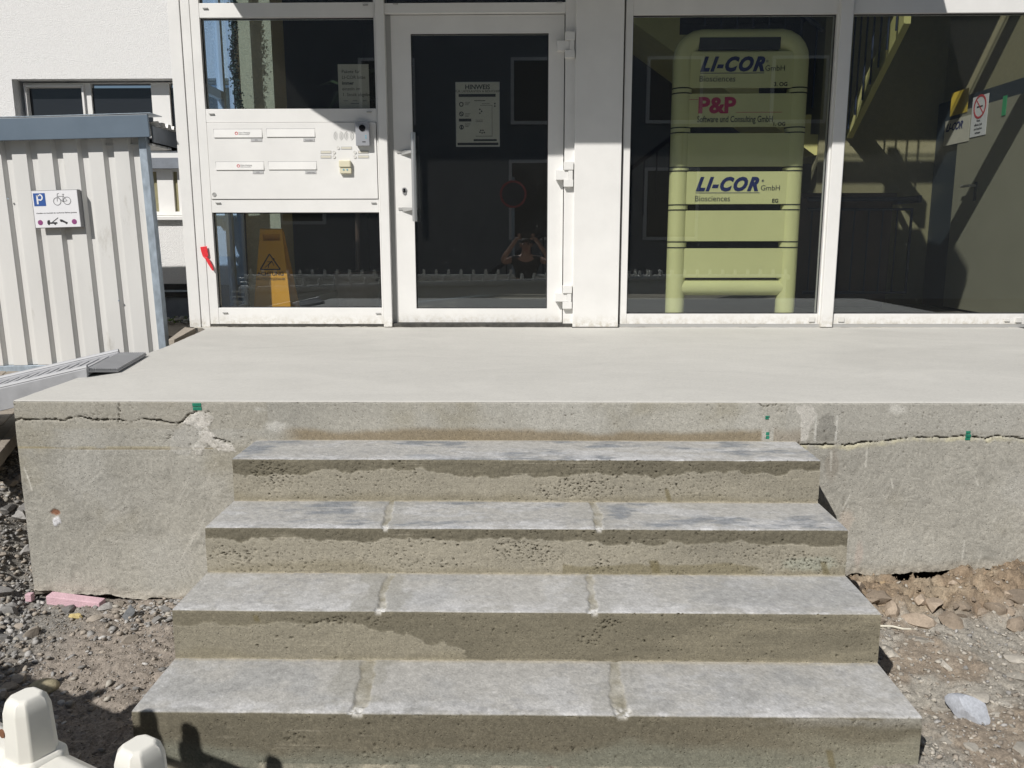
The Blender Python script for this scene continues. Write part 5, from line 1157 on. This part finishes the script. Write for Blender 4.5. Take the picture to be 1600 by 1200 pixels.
# plant in the dark behind the upper left pane
pt_ = thing('potted_plant', (-1.35, 0.9, 0), 'dark leafy potted plant in the shade behind the upper left pane', 'plant')
MB().cyl((-1.35, 0.9, 0), (-1.35, 0.9, 0.35), 0.15, 20, 0.19).build('pot', 'brown_wood', pt_, smooth=True)
MB().tube([(-1.35, 0.9, 0.3), (-1.33, 0.9, 1.0), (-1.36, 0.9, 1.75)], 0.018, 8).build('stem', 'brown_wood', pt_, smooth=True)
rp = random.Random(4)
for i in range(34):
    a = rp.uniform(0, 6.28); z_ = rp.uniform(0.8, 1.8); l = rp.uniform(.25, .45); d_ = Vector((math.cos(a), math.sin(a), rp.uniform(-.2, .5))); s_ = Vector((-1.35, 0.9, z_)); sd_ = d_.cross(Vector((0, 0, 1))).normalized()*0.045
    e_ = s_+d_*l-Vector((0, 0, .08)); mid = s_+d_*l*0.5
    MB().add([s_, mid+sd_, e_, mid-sd_, mid+Vector((0, 0, .015))], [(0, 1, 4), (1, 2, 4), (2, 3, 4), (3, 0, 4)]).build('leaf', 'leaf_dark', pt_, fix=False)
iv = thing('ivy_tendril', (-2.16, 0.62, 0.0), 'thin dark ivy tendril climbing beside the yellow pier behind the upper left pane', 'ivy')
MB().tube([(-2.19, 0.75, 0.0), (-2.17, 0.72, 0.9), (-2.19, 0.70, 1.6), (-2.17, 0.70, 2.5)], 0.006, 6).build('stem', 'brown_wood', iv)
m = MB()
for i in range(1500):
    z_ = rp.uniform(1.15, 2.5); c_ = Vector((-2.175+rp.gauss(0, .012)+0.012*math.sin(z_*9), 0.71+rp.gauss(0, .03), z_)); a = Vector((rp.gauss(0, 1), rp.gauss(0, .4), rp.gauss(0, 1))).normalized()*rp.uniform(.006, .013); b = a.cross(Vector((rp.gauss(0, .5), 1, rp.gauss(0, .5)))).normalized()*rp.uniform(.004, .008)
    m.add([c_-a, c_+b, c_+a, c_-b], [(0, 1, 2, 3)])
o = m.build('foliage', 'leaf_dark', iv, fix=False); o['kind'] = 'stuff'
# lobby stair
sr = thing('lobby_stair', (2.0, 2.4, 0), 'yellow stair with stepped soffit and dark blue railing deep in the lobby', 'staircase')
m = MB(); xx, zz_ = 2.95, 1.50; prof_ = []
top = []; bot = []
x_ = 2.55; z_ = 1.52
for i in range(9):
    top += [(x_, z_), (x_, z_+0.17)]; x_ -= 0.24; z_ += 0.17
top += [(x_, z_)]; bot = [(x_, z_-0.20), (2.60, 1.34)]
MB().xz([(3.0, 1.52)]+top+bot+[(3.0, 1.34)], 1.98, 2.9).build('upper_flight', 'stair_yellow', sr)
MB().prism([(2.86, 1.93, 1.48), (2.72, 0.62, 2.13), (2.72, 0.62, 2.36), (2.86, 1.93, 1.70)], (0.05, 0, 0)).build('stringer', 'stair_yellow', sr)
for i in range(7):
    f_ = (i+0.5)/7; MB().tube([(2.84-0.14*f_, 1.93-1.31*f_, 1.50+0.65*f_), (2.84-0.14*f_, 1.93-1.31*f_, 2.45+0.65*f_)], 0.008, 6).build('baluster', 'rail_blue', sr)
m = MB(); m.tube([(2.6, 1.97, 2.4), (0.6, 1.97, 3.85)], 0.022, 8)
for i in range(14): x_ = 2.55-i*0.14; m.tube([(x_, 1.97, 1.75+(2.55-x_)*0.71), (x_, 1.97, 2.42+(2.6-x_)*0.72)], 0.009, 6)
m.build('railing', 'rail_blue', sr)
# low guard rail in front of the recess wall
gr = thing('guard_rail', (3.0, 1.5, 0), 'dark steel guard rail with upright bars behind the far right pane', 'railing')
GY = 1.45; a = onY(1318, 311, GY); b = onY(1432, 311, GY); c_ = onY(1425, 327, GY); d_ = onY(1416, 457, GY)
MB().tube([(a.x-.3, GY, a.z), (b.x, GY, b.z)], 0.02, 10).build('handrail', 'rail_blue', gr, smooth=True)
MB().tube([(a.x-.3, GY, c_.z), (c_.x, GY, c_.z), (c_.x, GY, d_.z), (a.x-.3, GY, d_.z)], 0.015, 8).build('frame', 'rail_blue', gr)
for i in range(9): x_ = c_.x-0.12*(i+1); MB().tube([(x_, GY, d_.z), (x_, GY, c_.z)], 0.007, 6).build('bar', 'rail_blue', gr)
box('standoff', 'rail_blue', gr, b.x, b.x+0.03, GY-0.03, GY+0.45, b.z-0.03, b.z+0.03)
for zz_ in (a.z, 0.4): pass
cab = thing('brown_cabinet', (2.75, 1.7, 0), 'low brown cabinet against the recess wall behind the guard rail', 'cabinet')
box('body', 'brown_wood', cab, 2.35, 3.15, 1.55, 1.93, 0.05, 0.95, 0.006); box('base', 'print_black', cab, 2.37, 3.13, 1.57, 1.9, 0.0, 0.049); box('top', 'brown_wood', cab, 2.33, 3.17, 1.53, 1.94, 0.951, 0.985, 0.004)

# ================================================================== SITE BARRIER IN THE FOREGROUND
H1 = Vector((-0.545, -4.905, 0)); H2 = Vector((-0.384, -4.979, 0)); bd_ = Vector((0.903, -0.472, 0)).normalized()
def barrier(s0, s1, heads, label, name='site_barrier'):
    p = H1+bd_*s0; t_ = thing(name, (p.x, p.y, -0.95), label, 'barrier', 'white site barriers in front of the steps')
    nn = Vector((-bd_.y, bd_.x, 0))
    def pt(s, d, z): v = H1+bd_*s+nn*d; return Vector((v.x, v.y, z))
    # rail: rounded profile swept along the panel
    pr = [(-0.030, -0.045), (-0.040, -0.010), (-0.034, 0.014), (-0.014, 0.030), (0.014, 0.030), (0.034, 0.014), (0.040, -0.010), (0.030, -0.045)]
    zc = 0.034
    m = MB(); n = len(pr); m.add([pt(s0, d, zc+z) for d, z in pr]+[pt(s1, d, zc+z) for d, z in pr], [(i, (i+1) % n, n+(i+1) % n, n+i) for i in range(n)]+[tuple(range(n)), tuple(range(2*n-1, n-1, -1))])
    m.build('top_rail', 'barrier_white', t_, bevel=0.006, smooth=True)
    m = MB(); m.prism([pt(s0+0.045, -0.012, -0.006), pt(s1-0.045, -0.012, -0.006), pt(s1-0.045, 0.012, -0.006), pt(s0+0.045, 0.012, -0.006)], (0, 0, -0.75)); m.build('board', 'barrier_white', t_, bevel=0.004)
    for s in heads:
        w = 0.0215; d = 0.0225; cf = 0.0095
        oct_ = [(-w+cf, -d), (w-cf, -d), (w, -d+cf), (w, d-cf), (w-cf, d), (-w+cf, d), (-w, d-cf), (-w, -d+cf)]
        m = MB(); zs_ = [(-0.75, 0.55), (0.020, 0.6), (0.030, 1.06), (0.060, 1.04), (0.121, 0.93), (0.132, 0.80), (0.137, 0.60)]
        vs = [pt(s+a*k_, b*k_, z) for z, k_ in zs_ for a, b in oct_]; fs = []
        for i in range(len(zs_)-1):
            for j in range(8): fs.append((i*8+j, i*8+(j+1) % 8, (i+1)*8+(j+1) % 8, (i+1)*8+j))
        fs += [tuple(range(7, -1, -1)), tuple(range((len(zs_)-1)*8, len(zs_)*8))]
        m.add(vs, fs); po_ = m.build('post', 'barrier_white', t_, bevel=0.0022, smooth=True)
        m = MB(); vs = [pt(s+a*k_, b*k_, z) for z, k_ in ((0.040, 1.42), (0.064, 1.34), (0.069, 1.10)) for a, b in oct_]; fs = []
        for i in range(2):
            for j in range(8): fs.append((i*8+j, i*8+(j+1) % 8, (i+1)*8+(j+1) % 8, (i+1)*8+j))
        fs += [tuple(range(7, -1, -1)), tuple(range(16, 24))]
        m.add(vs, fs).build('collar', 'barrier_white', po_, bevel=0.003, smooth=True)
        if abs(s) < 0.01:
            q_ = pt(s-0.013, -0.0215, 0.098); m = MB(); m.cyl(q_, q_-nn*0.0015, 0.005, 14); m.build('rust_spot', 'rust_brown', po_)
    for zz_ in (0.01, -0.05, -0.11, -0.17):
        m = MB(); m.tube([pt(s0-0.075, 0, zz_), pt(s0+0.05, 0, zz_)], 0.011, 8); m.build('hinge_hook', 'barrier_white', t_, smooth=True)
    for s in (s0+0.25, s1-0.25):
        m = MB(); m.prism([pt(s-0.06, -0.25, -0.95), pt(s+0.06, -0.25, -0.95), pt(s+0.06, 0.25, -0.95), pt(s-0.06, 0.25, -0.95)], (0, 0, 0.10)); m.build('foot', 'black_plastic', t_, bevel=0.02)
    return t_
barrier(-0.945, 1.05, [-0.927+0.1854*k for k in range(11)], 'white plastic site barrier whose rail and post heads show at the lower left corner')
barrier(-3.05, -1.00, [-1.02-0.1854*k for k in range(11)], 'further white site barrier, out of frame left, casting the shadow on the gravel')
b3 = barrier(1.06, 3.06, [1.15+0.1854*k for k in range(11)], 'white site barrier nearest the photographer, seen only mirrored in the glass')
# line of barriers along the street side seen mirrored
for i in range(4):
    b_ = b3.copy(); COL.objects.link(b_)
    for ch in b3.children:
        c2 = ch.copy(); COL.objects.link(c2); c2.parent = b_
        for g2 in ch.children: c3 = g2.copy(); COL.objects.link(c3); c3.parent = c2
    b_.rotation_euler = (0, 0, -math.atan2(bd_.y, bd_.x)); b_.location = Vector((-4.2+2.03*i, -6.5, -0.95)); b_['label'] = 'white site barrier mirrored in the glass, number %s from the left of the street-side row' % ('one', 'two', 'three', 'four')[i]

# ================================================================== STREET SIDE (seen mirrored in the glass)
ob = thing('opposite_house', (0, -15, -0.95), 'shaded grey house across the street, visible only mirrored in the glass', 'house')
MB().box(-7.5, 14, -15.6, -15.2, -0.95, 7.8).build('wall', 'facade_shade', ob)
for (x_, z_, w_2, h_2) in ((0.3, 3.4, 1.2, 1.4), (0.3, 0.6, 1.3, 1.8), (3.6, 3.4, 1.2, 1.4), (6.6, 3.4, 1.2, 1.4), (3.6, 0.6, 1.2, 1.6), (-3.4, 3.4, 1.2, 1.4), (-5.6, 1.0, 1.0, 1.6)):
    f_ = MB(); f_.box(x_-w_2/2-0.08, x_+w_2/2+0.08, -15.195, -15.12, z_-0.08, z_+h_2+0.08).build('window', 'white_metal', ob)
    wo = ob.children[-1]; box('pane', 'window_dark', [c for c in ob.children if c.name.startswith('window')][-1], x_-w_2/2, x_+w_2/2, -15.118, -15.10, z_, z_+h_2)
MB().box(-8, 14.5, -15.9, -14.9, 7.8, 8.0).build('roof_edge', 'plinth_grey', ob)
ex = thing('outside_stair_rail', (1, -12.5, -0.95), 'black outside stair railing by the opposite house, visible only mirrored in the glass', 'railing')
m = MB(); m.tube([(-0.8, -12.5, -0.2), (3.4, -12.5, 2.9)], 0.05, 8)
for i in range(16): x_ = -0.7+i*0.27; m.tube([(x_, -12.5, -0.95+(x_+0.8)*0.6), (x_, -12.5, -0.2+(x_+0.8)*0.74)], 0.018, 6)
m.build('rail', 'rail_blue', ex)
ns = thing('no_parking_sign', (-0.2, -10.5, -0.95), 'round red and blue no stopping sign on a pole, visible only mirrored in the door', 'road sign')
MB().tube([(-0.25, -10.5, -0.95), (-0.25, -10.5, 1.75)], 0.03, 10).build('pole', 'galvanised', ns)
MB().cyl((-0.25, -10.44, 1.42), (-0.25, -10.46, 1.42), 0.26, 32).build('disc', 'print_red', ns); MB().cyl((-0.25, -10.436, 1.42), (-0.25, -10.4395, 1.42), 0.22, 32).build('disc_centre', 'rail_blue', ns)

# ================================================================== PHOTOGRAPHER (behind the camera, mirrored in the door)
def skin_body(name, verts, edges, m_, parent, root=0, sub=2):
    me = bpy.data.meshes.new(name); L = base_of(parent)
    me.from_pydata([(Vector(v[:3])-L)[:] for v in verts], [], edges); o = bpy.data.objects.new(name, me); COL.objects.link(o); o.parent = parent
    o.modifiers.new('skin', 'SKIN'); 
    lay = me.skin_vertices[0] if me.skin_vertices else None
    for i, v in enumerate(verts):
        lay.data[i].radius = (v[3], v[4] if len(v) > 4 else v[3]); lay.data[i].use_root = (i == root)
    sb = o.modifiers.new('sub', 'SUBSURF'); sb.levels = sub; sb.render_levels = sub; me.materials.append(MATS[m_]); return o
per_ = thing('person', (0.0, -6.02, -0.95), 'person in dark shirt holding up a phone with both hands, mirrored in the door', 'person')
px_, py_ = 0.0, -6.02
B = [(px_, py_, -0.02, .15, .11), (px_, py_, 0.12, .14, .10), (px_, py_, 0.27, .16, .10), (px_, py_, 0.335, .10, .07), (px_, py_+.01, 0.40, .055, .055), (px_, py_+.02, 0.47, .075, .085), (px_, py_+.02, 0.55, .072, .085)]
E = [(0, 1), (1, 2), (2, 3), (3, 4), (4, 5), (5, 6)]
for sg in (-1, 1):
    n = len(B); B += [(px_+sg*.19, py_, 0.30, .055), (px_+sg*.30, py_+.12, 0.12+.14, .045), (px_+sg*.33, py_+.16, 0.30, .042), (px_+sg*.17, py_+.22, 0.53, .030), (px_+sg*.115, py_+.235, 0.60, .030, .018)]
    E += [(2, n), (n, n+1), (n+1, n+2), (n+2, n+3), (n+3, n+4)]
    n = len(B); B += [(px_+sg*.09, py_, -0.14, .085), (px_+sg*.10, py_+.01, -0.50, .06), (px_+sg*.10, py_, -0.86, .045), (px_+sg*.10, py_+.12, -0.91, .035)]
    E += [(0, n), (n, n+1), (n+1, n+2), (n+2, n+3)]
skin_body('body', B, E, 'skin', per_)
S_ = [(px_, py_, -0.06, .17, .13), (px_, py_, 0.12, .155, .115), (px_, py_, 0.26, .175, .115), (px_, py_, 0.325, .115, .08)]
SE = [(0, 1), (1, 2), (2, 3)]
for sg in (-1, 1): n = len(S_); S_ += [(px_+sg*.19, py_, 0.30, .07), (px_+sg*.25, py_+.06, 0.27, .06)]; SE += [(2, n), (n, n+1)]
skin_body('shirt', S_, SE, 'shirt_black', per_)
T_ = [(px_, py_, -0.06, .165, .125)]; TE = []
for sg in (-1, 1): n = len(T_); T_ += [(px_+sg*.09, py_, -0.18, .10), (px_+sg*.10, py_+.01, -0.50, .075), (px_+sg*.10, py_, -0.85, .065)]; TE += [(0, n), (n, n+1), (n+1, n+2)]
skin_body('trousers', T_, TE, 'jeans', per_)
skin_body('hair', [(px_, py_-.01, 0.50, .080, .085), (px_, py_-.01, 0.575, .080, .088), (px_, py_-.005, 0.60, .05, .06)], [(0, 1), (1, 2)], 'hair', per_)
m = MB(); hcx, hcy, hcz = px_, py_+.105, 0.475
m.prism([(hcx-.012, hcy, hcz+.03), (hcx+.012, hcy, hcz+.03), (hcx+.016, hcy+.0, hcz-.02), (hcx-.016, hcy, hcz-.02)], (0, .022, -.004)); m.build('nose', 'skin', per_, bevel=0.006)
for sg in (-1, 1):
    MB().cyl((px_+sg*.032, py_+.098, .515), (px_+sg*.032, py_+.108, .515), .011, 12).build('eye', 'print_black', per_)
    MB().cyl((px_+sg*.070, py_+.02, .50), (px_+sg*.086, py_+.015, .50), .026, 12).build('ear', 'skin', per_, bevel=.004)
    for k_ in range(4):
        z_ = 0.595+0.017*k_; f_ = [Vector((px_+sg*.112, py_+.245, z_)), Vector((px_+sg*.100, py_+.268, z_+.003)), Vector((px_+sg*.070, py_+.272, z_+.002)), Vector((px_+sg*(.055+.004*k_), py_+.270, z_))]
        MB().tube(f_, 0.0078, 8).build('finger', 'skin', per_, smooth=True)
    MB().tube([Vector((px_+sg*.110, py_+.235, .60)), Vector((px_+sg*.085, py_+.255, .585)), Vector((px_+sg*.060, py_+.262, .592))], 0.009, 8).build('thumb', 'skin', per_, smooth=True)
box('mouth', 'print_red', per_, px_-.022, px_+.022, py_+.100, py_+.106, .432, .440)
ph = thing('phone', (0, -5.745, 0.59), 'black phone held up by the photographer, mirrored in the door glass', 'phone')
box('casing', 'black_plastic', ph, -0.080, 0.080, -5.750, -5.742, 0.592, 0.668, 0.003); box('lens', 'lens_black', ph, -0.07, -0.05, -5.7418, -5.741, 0.61, 0.65)
